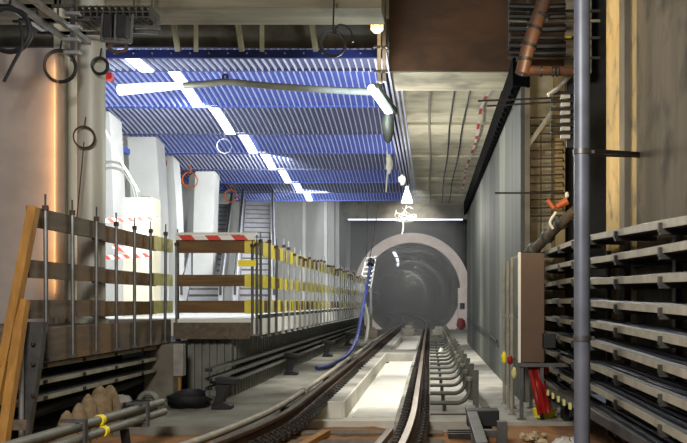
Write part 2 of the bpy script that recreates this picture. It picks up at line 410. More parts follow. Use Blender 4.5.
# ================================================================== BLUE SLATTED CEILING
HC = 4.4; ZC = CZ+HC
edges = [12.9, 14.05, 16.66, 19.35, 21.84, 24.5, 27.2, 29.65, 32.0]
lefts = [-8.5, -8.5, -8.5, -7.8, -7.9, -8.5, -8.0, -7.8]
names = ['slate', 'blue']
for i in range(8):
    y0, y1 = edges[i], edges[i+1]-.02; xl, xr = lefts[i], -.95
    kind = 'slate' if i % 2 == 0 else 'blue'  # blue-lit and grey alternation of the rows is put into colour
    drop = .36; base = ZC if i else ZC-.36
    t = thing('ceiling_panel', '%s row of %s slatted ceiling panels counting from the bolted navy fascia' % (['first', 'second', 'third', 'fourth', 'fifth', 'sixth', 'seventh', 'last'][i], 'grey slate' if kind == 'slate' else 'bright blue'),
              'ceiling panel', ((xl+xr)/2, y0, ZC), 'rows of slatted ceiling panels')
    prof = lambda q: base-(drop*(.35*q+.65*q*q) if i else 0)
    n = 7; b = MB(); vs = []; fs = []
    for k in range(n):
        q = k/(n-1); y = y0+(y1-y0)*q
        for x in (xl, xr):
            vs.append((x, y, prof(q)+.05)); vs.append((x, y, prof(q)+.075))
    for k in range(n-1):
        a = k*4; c = a+4
        fs += [(a, a+2, c+2, c), (a+1, c+1, c+3, a+3), (a, c, c+1, a+1), (a+2, a+3, c+3, c+2)]
    fs += [(0, 1, 3, 2), (4*n-4, 4*n-2, 4*n-1, 4*n-3)]
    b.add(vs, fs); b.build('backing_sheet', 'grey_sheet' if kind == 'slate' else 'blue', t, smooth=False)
    b = MB(); x = xl+.03
    while x < xr:
        vs = []
        for k in range(n):
            q = k/(n-1); y = y0+(y1-y0)*q; z = prof(q)
            for (dx, dz) in ((-.008, .05), (.008, .05), (.008, 0), (-.008, 0)): vs.append((x+dx, y, z+dz))
        fs = [(0, 1, 2, 3), (4*n-1, 4*n-2, 4*n-3, 4*n-4)]
        for k in range(n-1):
            for q in range(4):
                a, c = k*4+q, k*4+(q+1)%4; fs.append((a, a+4, c+4, c))
        b.add(vs, fs); x += .118
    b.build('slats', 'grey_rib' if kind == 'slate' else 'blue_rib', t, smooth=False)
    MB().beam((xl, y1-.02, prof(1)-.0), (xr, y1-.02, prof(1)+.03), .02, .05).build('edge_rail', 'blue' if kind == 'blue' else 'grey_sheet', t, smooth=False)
    # linear lamp recessed in the row
    lx = -4.95 if i == 0 else -4.8
    lt = MB(); vs = []; fs = []
    for k in range(n):
        q = .02+.96*k/(n-1); y = y0+(y1-y0)*q; z = prof(q)-.012
        for (dx, dz) in ((-.11, .03), (.11, .03), (.11, 0), (-.11, 0)): vs.append((lx+dx, y, z+dz))
    for k in range(n-1):
        for q in range(4):
            a, c = k*4+q, k*4+(q+1)%4; fs.append((a, a+4, c+4, c))
    fs += [(0, 1, 2, 3), (4*n-1, 4*n-2, 4*n-3, 4*n-4)]
    lt.add(vs, fs); o = lt.build('strip_light', 'light')
    tag(o, 'glowing white strip light set in the %s slatted ceiling row from the navy fascia' % ['first', 'second', 'third', 'fourth', 'fifth', 'sixth', 'seventh', 'last'][i], 'light', 'strip lights in the slatted ceiling')
# navy fascia with bolts
t = thing('ceiling_fascia', 'navy blue fascia board with a row of bolts edging the slatted ceiling', 'fascia', (-4.5, 12.7, 5.3))
MB().box(-8.5, -.75, 12.68, 12.74, 5.27, 5.4).build('board', 'fascia', t)
b = MB(); x = -8.3
while x < -.8: b.tube([(x, 12.66, 5.34), (x, 12.679, 5.34)], .014, 6); x += .3
b.build('bolt_heads', 'galv_bright', t)
# profiles along the right edge of the slatted ceiling
for i, (x, z) in enumerate([(-.92, 5.46), (-.83, 5.48), (-.74, 5.52), (-.65, 5.55), (-.56, 5.58)]):
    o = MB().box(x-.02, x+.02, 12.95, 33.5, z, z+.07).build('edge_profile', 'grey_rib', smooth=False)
    tag(o, ['long grey profile nearest the blue slats at the ceiling edge', 'second long grey profile from the blue slats', 'middle one of five long grey profiles at the ceiling edge', 'second long grey profile from the concrete ceiling', 'long grey profile nearest the bare concrete ceiling'][i], 'metal profile', 'profiles beside the slatted ceiling')
# timber struts in the void above the fascia
for i, px in enumerate((178, 196, 242, 262, 316)):
    p = W(px, 51, 12.6); q = W(px-(14 if i % 2 == 0 else 0), 18, 11.9)
    o = MB().beam(p, (q.x, q.y, 6.55), .07, .09).build('timber_strut', 'conc_board')
    tag(o, '%s weathered timber strut in the dark void over the navy fascia' % ['leftmost', 'second from left', 'middle', 'second from right', 'rightmost'][i], 'strut', 'struts above the fascia')

# ================================================================== RAILS
def rail_path(x, y0, drift):
    pts = []; y = y0
    while y < 95:
        xx = x - (drift*((9.6-y)/3.6)**2 if y < 9.6 else 0)
        if y > 41.4: xx = x + TCX(y)-TC.x
        pts.append((xx, y)); y += .4 if y < 10 else (1.0 if y < 24 else 2.5)
    return pts
def rail(name_label, x, drift, y0, yf):
    path = rail_path(x, y0, drift)
    t = thing('rail', name_label, 'rail', (x, 9.5, 0), 'running rails of the track')
    prof = [(-.07, .02), (.07, .02), (.07, .032), (.014, .05), (.012, .125), (.036, .14), (.036, .17), (-.036, .17), (-.036, .14), (-.012, .125), (-.014, .05), (-.07, .032)]
    def sweep(pr):
        b = MB(); n = len(pr); vs = []; fs = []
        for (xx, yy) in path:
            for (u, z) in pr: vs.append((xx+u, yy, z))
        for i in range(len(path)-1):
            for k in range(n):
                a, c = i*n+k, i*n+(k+1)%n; fs.append((a, c, c+n, a+n))
        fs += [tuple(range(n)), tuple(range((len(path)-1)*n, len(path)*n))]
        return b.add(vs, fs)
    sweep(prof).build('rail_web', 'railside', t, smooth=False)
    sweep([(-.034, .168), (.034, .168), (.030, .176), (-.030, .176)]).build('rail_head', 'rail', t, smooth=False)
    y = y0+.1; k = 0
    while y < 40 and k < 98:
        xx = x - (drift*((9.6-y)/3.6)**2 if y < 9.6 else 0)
        zb = -.03 if y < yf else 0
        b = MB().box(xx-.17, xx+.17, y-.075, y+.075, zb, .02)
        for s_ in (-1, 1):
            b.box(xx+s_*.12-.035, xx+s_*.12+.035, y-.05, y+.05, .02, .06)
            b.tube([(xx+s_*.12, y, .02), (xx+s_*.12, y, .10)], .016, 6)
            b.tube(smooth_path([(xx+s_*.17, y-.05, .045), (xx+s_*.10, y-.045, .085), (xx+s_*.065, y, .05), (xx+s_*.10, y+.045, .085), (xx+s_*.17, y+.05, .045)], 3), .011, 5)
        b.build('fastener', 'clip', t, smooth=False); k += 1
        y += .2 if y < yf else (.3 if y < 16 else .6)
    return t
rail('long rail on the side towards the yellow-taped platform fence', LX, .55, 5.6, 11.2)
rail('long rail on the side towards the bent grey pipes', RX, .12, 5.6, YF)
# sleepers before the slab
for i in range(6):
    y = 6.0+i*.62
    o = MB().box(-1.76-(.54+.25*((9.6-y)/3.6)**2 if y < 8.8 else 0), .15 if y < 9.2 else -.44, y-.11, y+.11, -.24, -.075).build('sleeper', 'plank_dark', bevel=.01)
    tag(o, '%s weathered sleeper under the rails before the concrete slab' % ['nearest', 'second', 'third', 'fourth', 'fifth', 'last'][i], 'sleeper', 'sleepers on the brown earth')
# loose timber between
o = MB().beam((-1.15, 8.9, -.05), (-1.35, 7.6, -.05), .09, .06).build('timber_batten', 'timber'); tag(o, 'orange-brown timber batten lying beside the curved rail in front of the slab', 'timber')
o = MB().beam((-.45, 9.0, -.06), (-.62, 6.6, -.02), .07, .07).build('guard_bar', 'rail'); tag(o, 'short rusty steel bar splitting off beside the rail in the foreground', 'steel bar')
# beige tube beside the left rail
pts = [(-2.45, 5.6, .16), (-2.1, 7.0, .16), (-1.93, 8.4, .14), (-1.84, 10, .12), (-1.82, 13, .12), (-1.83, 20, .12), (-1.83, 34, .12), (-1.8, 41, .12)]
t = thing('cable_tube', 'long beige cable tube with a coupling lying beside the fence-side rail', 'pipe', (-1.84, 10, 0))
MB().tube(smooth_path(pts, 5), .038, 10).build('tube', 'galv', t)
MB().tube([(-1.81, 11.45, .12), (-1.81, 11.6, .12)], .055, 12).build('coupling', 'galv', t)
MB().box(-1.87, -1.75, 10.0, 10.08, 0, .09).box(-1.87, -1.75, 14, 14.08, 0, .09).box(-1.87, -1.75, 18, 18.08, 0, .09).build('saddles', 'clip', t)
# buffer blocks near the portal
for i, (x, y) in enumerate([(-2.3, 31.0), (-.9, 33.4), (.35, 32.0), (-.9, 38.5)]):
    o = MB().box(x-.25, x+.25, y, y+.4, 0, .3).box(x-.15, x+.15, y+.05, y+.35, .3, .42).build('concrete_block', 'conc', bevel=.02)
    tag(o, ['stepped concrete block beside the track before the portal, fence side', 'stepped concrete block between the rails at the trough end', 'stepped concrete block before the portal beside the pipe row', 'stepped concrete block between the rails at the tunnel mouth'][i], 'block', 'concrete blocks near the portal')

# ================================================================== BENT GREY PIPES RIGHT OF THE TRACK
y = 10.3
for i in range(18):
    t = thing('bent_pipe', '%s of the bent grey pipes beside the track, counted from the black trestle' % ORD[i], 'pipe', (.25, y, 0), 'row of bent grey pipes')
    pts = [(0.0, y, .1), (.2, y, .1), (.34, y, .1)]
    for k in range(1, 9):
        a = PI/2*k/8; pts.append((.34+.17*math.sin(a), y+.05*math.sin(a), .1+.17*(1-math.cos(a))))
    pts.append((.51, y+.05, .40))
    MB().tube(pts, .03, 12).build('pipe', 'pipe_grey', t)
    MB().lathe((.51, y+.05, .38), [(.043, 0), (.043, .05)], 14).build('collar', 'conduit', t)
    MB().box(.555, .63, y+.03, y+.09, 0, .52).build('bracket', 'pipe_grey', t, bevel=.004)
    MB().box(.16, .21, y-.045, y+.045, 0, .075).build('saddle', 'clip', t)
    y += 1.1 if i < 8 else 1.3
o = MB().box(.0, .62, 9.9, 10.0, 0, .012).build('joint_strip', 'clip'); tag(o, 'dark joint strip across the slab before the nearest bent pipe', 'strip')
o = MB().beam((.66, 13.2, .02), (.74, 10.4, .02), .09, .03).build('flat_bar', 'rail'); tag(o, 'flat brown steel bar lying on the walkway beside the bent pipes', 'steel bar')
# valve on the pipes further back
t = thing('white_valve', 'white valve lever standing among the bent pipes', 'valve', W(441, 352, 21))
MB().tube([W(438, 358, 21), W(442, 348, 21)], .05, 8).build('lever', 'white', t); MB().lathe(W(438, 360, 21), [(.07, 0), (.07, .08)], 10).build('hub', 'white', t)

# steel trestle in the foreground
t = thing('steel_trestle', 'grey steel trestle with a black end block standing before the slab', 'trestle', (.5, 8.0, -.3))
z = W(480, 412, 8.8).z
MB().beam(W(470, 408, 9.0), W(482, 446, 6.9), .11, .07).build('long_beam', 'steel', t, bevel=.006)
MB().box(W(467, 0, 8.6).x, W(499, 0, 8.6).x, 8.55, 8.8, W(0, 426, 8.6).z, W(0, 410, 8.6).z).build('end_block', 'black', t, bevel=.01)
MB().beam(W(475, 433, 8.0), W(507, 433, 8.0), .08, .07).build('cross_bar', 'steel', t, bevel=.005)
p = W(502, 421, 8.0); MB().box(p.x-.05, p.x+.05, 7.95, 8.05, -.3, p.z).build('leg', 'steel', t, bevel=.005)
p = W(476, 430, 8.0); MB().box(p.x-.05, p.x+.05, 7.95, 8.05, -.3, p.z-.05).build('leg', 'steel', t, bevel=.005)
p = W(483, 421, 8.7); MB().box(p.x-.09, p.x+.09, 8.6, 8.75, -.3, p.z).build('leg', 'black', t, bevel=.005)
for i in range(3):
    o = MB().beam((.2, 9.0-i*.14, -.06), (.5, 9.02-i*.14, -.06), .05, .05).build('rebar_rod', 'clip'); tag(o, ['dark rod nearest the slab edge beside the rail', 'middle dark rod on the earth beside the rail', 'dark rod farthest from the slab beside the rail'][i], 'rod', 'rods on the earth')

# ================================================================== RIGHT CABLE TRAYS
XT = 1.6
rows = [[255, 242, 237.6, 220], [270, 262.5, 261, 245], [286, 280, 281.6, 277], [302, 301, 303.6, 311], [317, 322.7, 324, 342.5],
        [331.5, 341.5, 343, 374.5], [348.7, 363, 366, 406], [363, 383, 387, 440], [377, 404, 411, 476]]
pxs = [540, 574, 591, 687]
PLACE = ['topmost', 'second from the top', 'third from the top', 'fourth from the top', 'middle', 'fourth from the floor', 'third from the floor', 'second from the floor', 'lowest']
for i, r in enumerate(rows):
    pts = [W(px, yy, XT*F/(px-CX)) for px, yy in zip(pxs, r)]
    q = pts[-1]+(pts[-1]-pts[-2])*.45
    path = smooth_path(pts+[q], 5)
    t = thing('cable_tray', '%s of the nine pale cable trays beside the dark pole' % PLACE[i], 'cable tray', (XT, 8, path[10].z), 'cable trays on the rough wall')
    b = MB(); bed = MB(); cab = MB()
    for a, c in zip(path, path[1:]):
        b.beam(a, c, .012, .056)
        bed.beam(a+Vector((.15, 0, -.026)), c+Vector((.15, 0, -.026)), .29, .008)
    b.build('side_rail', 'galv', t, smooth=False); bed.build('tray_bed', 'mesh_dark', t, smooth=False)
    b = MB()
    for a, c in zip(path, path[1:]): b.beam(a+Vector((.3, 0, 0)), c+Vector((.3, 0, 0)), .012, .056)
    b.build('side_rail', 'galv', t, smooth=False)
    for k in range(3):
        cab = MB().tube([p+Vector((.05+.09*k, 0, .012+.01*random.random())) for p in path], .026, 7); cab.build('cable', 'cable', t)
    for yb in (4.6, 5.7, 6.8, 7.9, 9.0, 10.1, 11.2):
        a = min(path, key=lambda p: abs(p.y-yb))
        MB().box(XT-.03, XT-.0065, a.y-.02, a.y+.02, a.z-.05, a.z+.012).box(XT-.02, 1.93, a.y-.03, a.y+.03, a.z-.07, a.z-.032).build('arm', 'mesh_dark', t, smooth=False)
for i, yb in enumerate((4.9, 6.3, 8.7, 10.4)):
    o = MB().box(1.92, 1.965, yb-.04, yb+.04, 0 if yb > YF else -.3, 1.95).build('rack_upright', 'steel')
    tag(o, '%s steel upright holding the cable tray arms against the rough wall' % ['nearest', 'second', 'third', 'farthest'][i], 'upright', 'tray rack uprights')
# cable curtain below/behind the trays (bundles clipped to the wall)
for i in range(8):
    z = .33+i*.2
    o = MB().tube(smooth_path([(1.95, 3.4, z), (1.955, 5.2, z-.02), (1.95, 7, z+.01), (1.955, 7.6, z)], 4), .025, 7).build('wall_cable', 'cable')
    tag(o, '%s black cable clipped to the rough wall behind the trays, from the floor' % ['lowest', 'second', 'third', 'fourth', 'fifth', 'sixth', 'seventh', 'highest'][i], 'cable', 'cables behind the trays')

# ================================================================== DARK POLE
t = thing('steel_pole', 'tall dark steel pole standing before the cable trays', 'pole', (1.14, 6.0, -.3))
MB().tube([(1.14, 6, -.29), (1.14, 6, 2.0), (1.14, 6, 4.5)], .06, 24).build('shaft', 'steel_dark', t)
MB().lathe((1.14, 6, -.3), [(.13, 0), (.13, .02)], 20).build('base_plate', 'steel_dark', t)
for yy in (152, 338):
    z = W(582, yy, 6).z
    c = MB().lathe((1.14, 6, z-.02), [(.068, 0), (.068, .04)], 20).build('clamp', 'steel', t)
    MB().box(1.185, 1.23, 5.98, 6.02, z-.012, z+.012).build('lug', 'steel', c)
o = MB().beam(W(588, 151, 6.05), W(640, 154, 7.6), .03, .035).beam(W(590, 155, 6.05), W(640, 157, 7.6), .02, .015).build('wall_strut', 'blacksteel')
tag(o, 'thin black strut between the dark pole and the rough wall', 'strut')

# ================================================================== CABINETS ON LEGS
t = thing('electrical_cabinet', 'brown sided electrical cabinet on steel legs beside the cable trays', 'cabinet', (1.27, 9.6, 0))
zb, zt = .68, 1.98
MB().box(1.08, 1.36, 9.5, 10.6, zb, zt).build('body', 'cabinet', t, bevel=.008)
dr = MB().box(1.06, 1.079, 9.53, 10.57, zb+.02, zt-.02).build('door', 'conduit', t, bevel=.004)
MB().box(1.045, 1.06, 9.6, 9.63, 1.2, 1.35).build('handle', 'black', dr)
MB().box(1.045, 1.078, 9.48, 9.529, zb, zt+.01).build('edge_strip', 'white', t, bevel=.004)
bx = MB().box(1.33, 1.47, 9.34, 9.49, .86, 1.03).build('socket_box', 'black', t, bevel=.006)
for (x, y) in ((1.09, 9.53), (1.33, 9.53), (1.09, 10.55), (1.33, 10.55)):
    l = MB().box(x-.022, x+.022, y-.022, y+.022, 0, zb).build('leg', 'steel', t); MB().box(x-.05, x+.05, y-.05, y+.05, 0, .012).build('foot', 'steel', l)
MB().box(1.05, 1.75, 9.48, 9.54, zb-.05, zb-.005).build('support_rail', 'steel', t)
for i, (y, zz) in enumerate(((9.95, 1.96), (10.45, 1.93), (11.0, 1.9))):  # tubes stand for the pale door edges of further cabinets
    x = 1.02
    o = MB().tube([(x-.0, y, 0), (x, y, zz)], .022, 10).lathe((x, y, 0), [(.05, 0), (.05, .015)], 12).lathe((x, y, 1.2), [(.036, 0), (.036, .03)], 12).build('cabinet_edge_tube', 'galv')
    tag(o, ['pale upright cabinet edge nearest the brown cabinet', 'middle one of three pale upright cabinet edges behind the cabinet', 'pale upright cabinet edge farthest behind the brown cabinet'][i], 'conduit', 'upright cabinet edges by the cabinet')

# rods and rebar in the recess
for i in range(13):
    yy = 118+i*8.2; x0 = 524+random.uniform(-2, 3)
    a = W(x0, yy, 11.7); c = W(563, yy-1, 11.7)
    o = MB().tube([a, c, c+Vector((.05, .28, 0))], .012, 6).build('rebar', 'railside')
    tag(o, '%s rusty starter bar sticking out of the recess wall, from the top' % ['first', 'second', 'third', 'fourth', 'fifth', 'sixth', 'seventh', 'eighth', 'ninth', 'tenth', 'eleventh', 'twelfth', 'last'][i], 'rebar', 'starter bars in the recess')
for i in range(3):
    px = 530+i*11
    o = MB().tube([W(px, 120, 11.715), W(px, 250, 11.715)], .009, 6).build('vertical_rebar', 'railside')
    tag(o, ['vertical rusty bar nearest the grey panels', 'middle vertical rusty bar in the recess', 'vertical rusty bar nearest the dark pole'][i], 'rebar', 'vertical bars in the recess')
for i, (a, c) in enumerate((((478, 101), (575, 97)), ((487, 106), (575, 101)), ((495, 193), (570, 193)))):
    o = MB().tube([W(a[0], a[1], 10.6), W(c[0], c[1], 10.6)], .012, 6).build('long_rod', 'clip')
    tag(o, ['upper thin dark rod crossing the grey panels below the beam', 'lower thin dark rod crossing the panels just under another rod', 'single dark rod crossing the middle of the grey panels'][i], 'rod', 'rods across the panel wall')
for i in range(6):
    p = W(562, 93+i*8.0, 10.0)
    t = thing('cable_clamp', '%s black cable clamp in the stack beside the dark pole' % ['topmost', 'second', 'third', 'fourth', 'fifth', 'lowest'][i], 'clamp', p, 'stack of cable clamps')
    MB().tube([p-Vector((.14, 0, 0)), p+Vector((.16, 0, 0))], .022, 8).build('pin', 'black', t)
    MB().box(p.x-.02, p.x+.1, p.y-.03, p.y+.03, p.z-.075, p.z-.024).build('spacer', 'galv_bright', t, bevel=.005)
p = W(571, 112, 10.08); o = MB().box(p.x-.06, p.x+.03, p.y-.02, p.y+.02, p.z-.45, p.z+.5).build('clamp_rail', 'blacksteel'); tag(o, 'black vertical rail behind the cable clamps and pole', 'rail')
# diagonal braces/ducts
o = MB().tube([W(527, 147, 11.3), W(556, 106, 11.0)], .03, 8).build('diagonal_tube', 'galv'); tag(o, 'pale diagonal tube rising across the rusty starter bars', 'tube')
t = thing('sloping_duct', 'dusty sloping cable duct rising over the brown cabinet', 'duct', W(545, 245, 10.8))
MB().tube(smooth_path([W(528, 253, 11.1), W(540, 244, 10.9), W(556, 228, 10.5), W(576, 210, 10.2)], 4), .07, 10).build('duct', 'plank_dark', t)
for q in ((534, 249, 11.0), (548, 236, 10.7), (562, 222, 10.4)): MB().blob(W(*q), (.1, .05, .1), 10, 6, 0).build('band', 'steel', t)
t = thing('work_lamp', 'orange and white work lamp above the sloping duct', 'lamp', W(558, 210, 10.0))
MB().beam(W(547, 200, 10.0), W(554, 209, 10.0), .06, .05).build('grip', 'orange', t, bevel=.01)
MB().tube([W(556, 207, 10), W(567, 201, 10)], [.035, .055], 12).build('head', 'orange', t); MB().blob(W(567, 195, 9.92), (.025, .03, .04), 8, 6, .2, 3).build('cover', 'white', t)
MB().tube(smooth_path([W(556, 212, 10), W(550, 222, 10), W(553, 229, 10)], 4), .018, 6).build('hook', 'white', t)

# right top: brown formwork, cable racks and copper pipe
o = MB().box(W(389, 0, 11.78).x, W(512, 0, 11.78).x, 11.78, 11.849, W(0, 71, 11.78).z, 6.0).build('rusty_shuttering', 'rust', bevel=.01); tag(o, 'large rusty brown formwork panel on the face of the overhead beam', 'panel')
o = MB().box(W(513, 0, 11.8).x, 1.97, 11.76, 11.849, W(0, 71, 11.78).z, 6.0).build('brown_shuttering', 'rust'); tag(o, 'brown formwork board behind the stacked black cables', 'panel')
for i, yy in enumerate((6, 16, 28, 45, 52)):
    o = MB().tube([W(509, yy, 11.2), W(545, yy+1, 11.15), W(566, yy, 11.1)], .055 if i in (2, 3) else .04, 8).build('overhead_cable', 'black')
    tag(o, '%s thick black cable running across the top behind the copper pipe' % ['topmost', 'second', 'third', 'fourth', 'lowest'][i], 'cable', 'cables across the brown board')
t = thing('cable_ladder', 'steel ladder rack carrying the thick black cables overhead', 'rack', W(512, 30, 11.4))
for px in (509, 528): MB().box(W(px, 0, 11.3).x-.012, W(px, 0, 11.3).x+.012, 11.28, 11.32, W(0, 50, 11.3).z, 6.2).build('hanger', 'steel', t)
for yy in (11, 21, 38, 58): MB().beam(W(508, yy, 11.3), W(600, yy, 11.3), .03, .035).build('rung', 'galv' if yy in (21,) else 'mesh_dark', t)
p = W(568, 37, 11.05); o = MB().box(p.x-.045, p.x+.045, p.y-.01, p.y+.01, p.z-.012, p.z+.012).build('cable_tag', 'yellow_sign'); tag(o, 'small yellow tag on the overhead black cables', 'tag')
t = thing('copper_pipe', 'brown copper pipe with rope bands dropping from the top to the beam', 'pipe', W(524, 74, 9.8))
MB().tube([(W(550, 0, 9.6).x, 9.6, 6.5), W(547, -8, 9.6), W(536, 24, 9.6), W(527, 52, 9.6), W(522, 74, 9.6)], .085, 16).build('drop_pipe', 'copper', t)
MB().tube([W(522, 71, 9.6), W(550, 71, 9.7), W(578, 72, 9.8)], .06, 14).build('side_pipe', 'copper', t)
for (a, c) in (((543, 12), (540, 20)), ((536, 25), (533, 33)), ((530, 42), (527.5, 50)), ((524.5, 58), (524, 62))):
    m_ = (W(a[0], a[1], 9.6)+W(c[0], c[1], 9.6))/2; d_ = (W(c[0], c[1], 9.6)-W(a[0], a[1], 9.6)).normalized()*.018
    MB().tube([m_-d_, m_+d_], .098, 16).build('band', 'black', t)
for px in (540, 552, 556): MB().tube([W(px, 71.3, 9.66), W(px+2, 71.3, 9.66)], .068, 14).build('coupling', 'blacksteel', t)
o = MB().tube(smooth_path([W(548, 95, 9.9), W(560, 86, 9.9), W(574, 70, 9.9), W(582, 55, 9.9)], 5), .03, 8).build('pale_conduit', 'galv_bright'); tag(o, 'pale curved conduit sweeping up to the dark pole under the beam', 'conduit')

# ceiling hoses
for i, (x, m_, r) in enumerate(((.0, 'galv', .03), (.52, 'cable', .02), (.85, 'cable', .02))):
    o = MB().tube(smooth_path([(x+.02*math.sin(k*1.7), 13+k*2.6, 5.9) for k in range(10)], 3), r, 8).build('ceiling_conduit', m_)
    tag(o, ['grey steel conduit along the concrete ceiling beside the slats', 'dark hose along the middle of the concrete ceiling', 'dark hose along the ceiling beside the red-white tape'][i], 'conduit', 'lines along the concrete ceiling')
pts = smooth_path([(1.22+.05*math.sin(k*2.1), 13.2+k*2.5, 5.86-.12*(k % 2)) for k in range(9)], 4); b = MB()
for a, c in zip(pts, pts[1:]): b.beam(a, c, .07, .012)
o = b.build('barrier_tape', 'redtape_y', smooth=False); tag(o, 'red and white barrier tape strung along the concrete ceiling', 'tape')

# strip lamp above the portal
o = MB().box(-3.9, 1.55, 38.0, 38.1, 5.29, 5.349).build('portal_light', 'light_soft'); tag(o, 'long thin white light bar above the tunnel portal', 'light')
t = thing('portal_cabinet', 'pale cabinet fixed on the portal ring above the red boxes', 'cabinet', W(462, 340, 40.6))
p = W(462, 0, 40.6); MB().box(p.x-.2, p.x+.25, 40.5, 41.2, .0, W(0, 288, 40.6).z).build('body', 'ring', t, bevel=.02)
MB().box(p.x-.12, p.x+.12, 40.44, 40.499, 1.05, 1.35).build('switch_panel', 'black', t)
o = MB().blob((p.x-.1, 39.6, .3), (.22, .22, .3), 10, 7, .12, 5, .29).build('red_bag', 'red'); tag(o, 'red bag on the floor before the pale portal cabinet', 'bag')
o = MB().tube([W(467, 318, 26.5), W(480, 327, 19.3), W(497, 341, 14.7)], .02, 6).build('wall_hose', 'cable'); tag(o, 'black cable sloping along the foot of the grey panels', 'cable')

# ================================================================== PLATFORM FENCE
PL = [(2.12, 2.31), (1.63, 1.80), (1.24, 1.42)]   # plank heights
def post(x, y, z0, z1, t, tilt=0, m='steel'):
    o = MB().tube([(x, y, z0), (x+tilt, y, z1-.13)], .021, 8).tube([(x+tilt, y, z1-.13), (x+tilt*1.1, y, z1)], .010, 6).box(x-.035, x+.035, y-.02, y+.02, z0, z0+.03).build('post', m, t)
    MB().tube([(x+tilt, y, z1-.16), (x+tilt, y, z1-.11)], .032, 8).build('spindle_nut', 'railside', o)
t = thing('guardrail', 'weathered plank guardrail with steel posts along the near platform edge', 'guardrail', (-3.83, 9.7, 1.15))
for (z0, z1) in PL:
    MB().box(-3.815, -3.78, 7.55, 9.3, z0, z1).build('plank', 'plank_dark', t, smooth=False)
    MB().box(-3.85, -3.816, 9.1, 11.15, z0-.01, z1-.01).build('plank', 'plank', t, smooth=False)
    o = MB().box(-3.822, -3.776, 10.95, 11.75, z0, z1).build('plank', 'yellow_pale', t, smooth=False); o['label'] = 'plank end wrapped in dull yellow tape'
for i in range(8):
    post(-3.745, 7.81+i*.583, .82, 2.46+random.uniform(-.02, .04), t, random.uniform(-.01, .01))
t = thing('guardrail', 'short brown plank guardrail crossing towards the track under the striped tape', 'guardrail', (-3.1, 11.72, 1.15))
for (z0, z1) in PL:
    MB().box(-3.70, -2.68, 11.74, 11.775, z0, z1).build('plank', 'plank', t, smooth=False)
    o = MB().box(-2.72, -2.56, 11.732, 11.783, z0-.01, z1+.01).build('tape_wrap', 'yellow', t, smooth=False)
post(-2.60, 11.71, .9, 2.36, t); post(-2.535, 11.71, .9, 2.38, t); post(-3.71, 11.71, .9, 2.38, t)
MB().beam((-3.72, 11.69, 2.40), (-2.53, 11.69, 2.40), .03, .03).build('top_tube', 'white', t)
o = MB().box(-3.72, -2.56, 11.665, 11.672, 2.305, 2.375).build('barrier_tape', 'redtape_x', smooth=False); tag(o, 'bold red and white striped tape along the brown cross rail', 'tape')
t = thing('guardrail', 'long yellow-taped guardrail with steel posts along the platform edge', 'guardrail', (-2.56, 20, 1.15))
rnd = random.Random(8)
for j, (z0, z1) in enumerate(PL):
    y = 11.8
    while y < 31.6:
        e = min(y+3.3, 31.6); MB().box(-2.60, -2.565, y, e-.02, z0, z1).build('plank', 'plank' if y < 22 else 'plank_dark', t, smooth=False); y = e
    y = 11.82
    while y < 31.2:
        l = rnd.uniform(.28, .55)
        o = MB().box(-2.608, -2.557, y, y+l, z0-.012, z1+.012).build('tape_wrap', 'yellow' if rnd.random() < (.75 if y < 19 else .25) else 'yellow_pale', t, smooth=False)
        y += l+rnd.uniform(.08, .30)+(.1 if y > 20 else 0)
i = 0; y = 11.95
while y < 31.4:
    post(-2.525, y, .86, 2.44+rnd.uniform(-.06, .06), t, rnd.uniform(-.015, .015), 'galv_bright' if i > 2 else 'steel'); y += .6; i += 1
MB().box(-2.57, -2.552, 11.8, 31.5, 1.151, 1.21).build('toe_board', 'mesh_dark', t, smooth=False)
p = W(246, 263, 11.6); o = MB().box(p.x-.13, p.x+.13, 11.66, 11.67, p.z-.045, p.z+.045).build('yellow_sign', 'yellow_sign'); tag(o, 'small bright yellow sign hanging between the brown cross rail planks', 'sign')
# striped tapes further back
for i, (a, c) in enumerate((((100, 221), (158, 218)), ((100, 258), (150, 255)), ((113, 246), (128, 252)))):
    p, q = W(a[0], a[1], 13.0), W(c[0], c[1], 13.0)
    o = MB().beam(p, q, .004, .07).build('barrier_tape', 'redtape_s', smooth=False)
    tag(o, ['upper pale striped tape passing before the cream box', 'lower pale striped tape behind the guardrail posts', 'short loose end of striped tape between two guardrail tapes'][i], 'tape', 'pale striped tapes on the platform')

# timber trestle and steel support at the platform's near end
t = thing('timber_trestle', 'ochre timber trestle leaning against the near platform end', 'trestle', (-3.95, 7.3, -.2))
MB().beam(W(34, 207, 7.5), W(-4, 405, 7.2), .08, .10, (0, 1, 0)).build('leg', 'timber', t, bevel=.004)
MB().beam(W(24, 300, 7.4), W(2, 450, 7.0), .08, .09, (0, 1, 0)).build('leg', 'timber', t, bevel=.004)
MB().beam(W(-2, 365, 7.2), W(20, 345, 7.35), .05, .06).build('rung', 'timber', t, bevel=.004)
MB().beam(W(4, 425, 7.1), W(26, 425, 7.2), .05, .09).build('rung', 'plank_dark', t, bevel=.004)
t = thing('steel_bracket', 'tapering grey steel bracket plate under the near platform end', 'bracket', (-3.8, 7.5, -.2))
d = 7.5; poly = [W(24, 322, d), W(43, 322, d), W(41, 350, d), W(27, 440, d), W(20, 440, d)]
MB().extrude(poly, (0, .08, 0)).build('plate', 'steel', t)
MB().tube([W(22, 290, 7.42), W(21, 445, 7.42)], .022, 8).build('upright', 'galv_bright', t)
for yy in (345, 365, 396): MB().lathe(W(33, yy, 7.47), [(.02, 0), (.02, .02)], 8).build('bolt', 'clip', t)
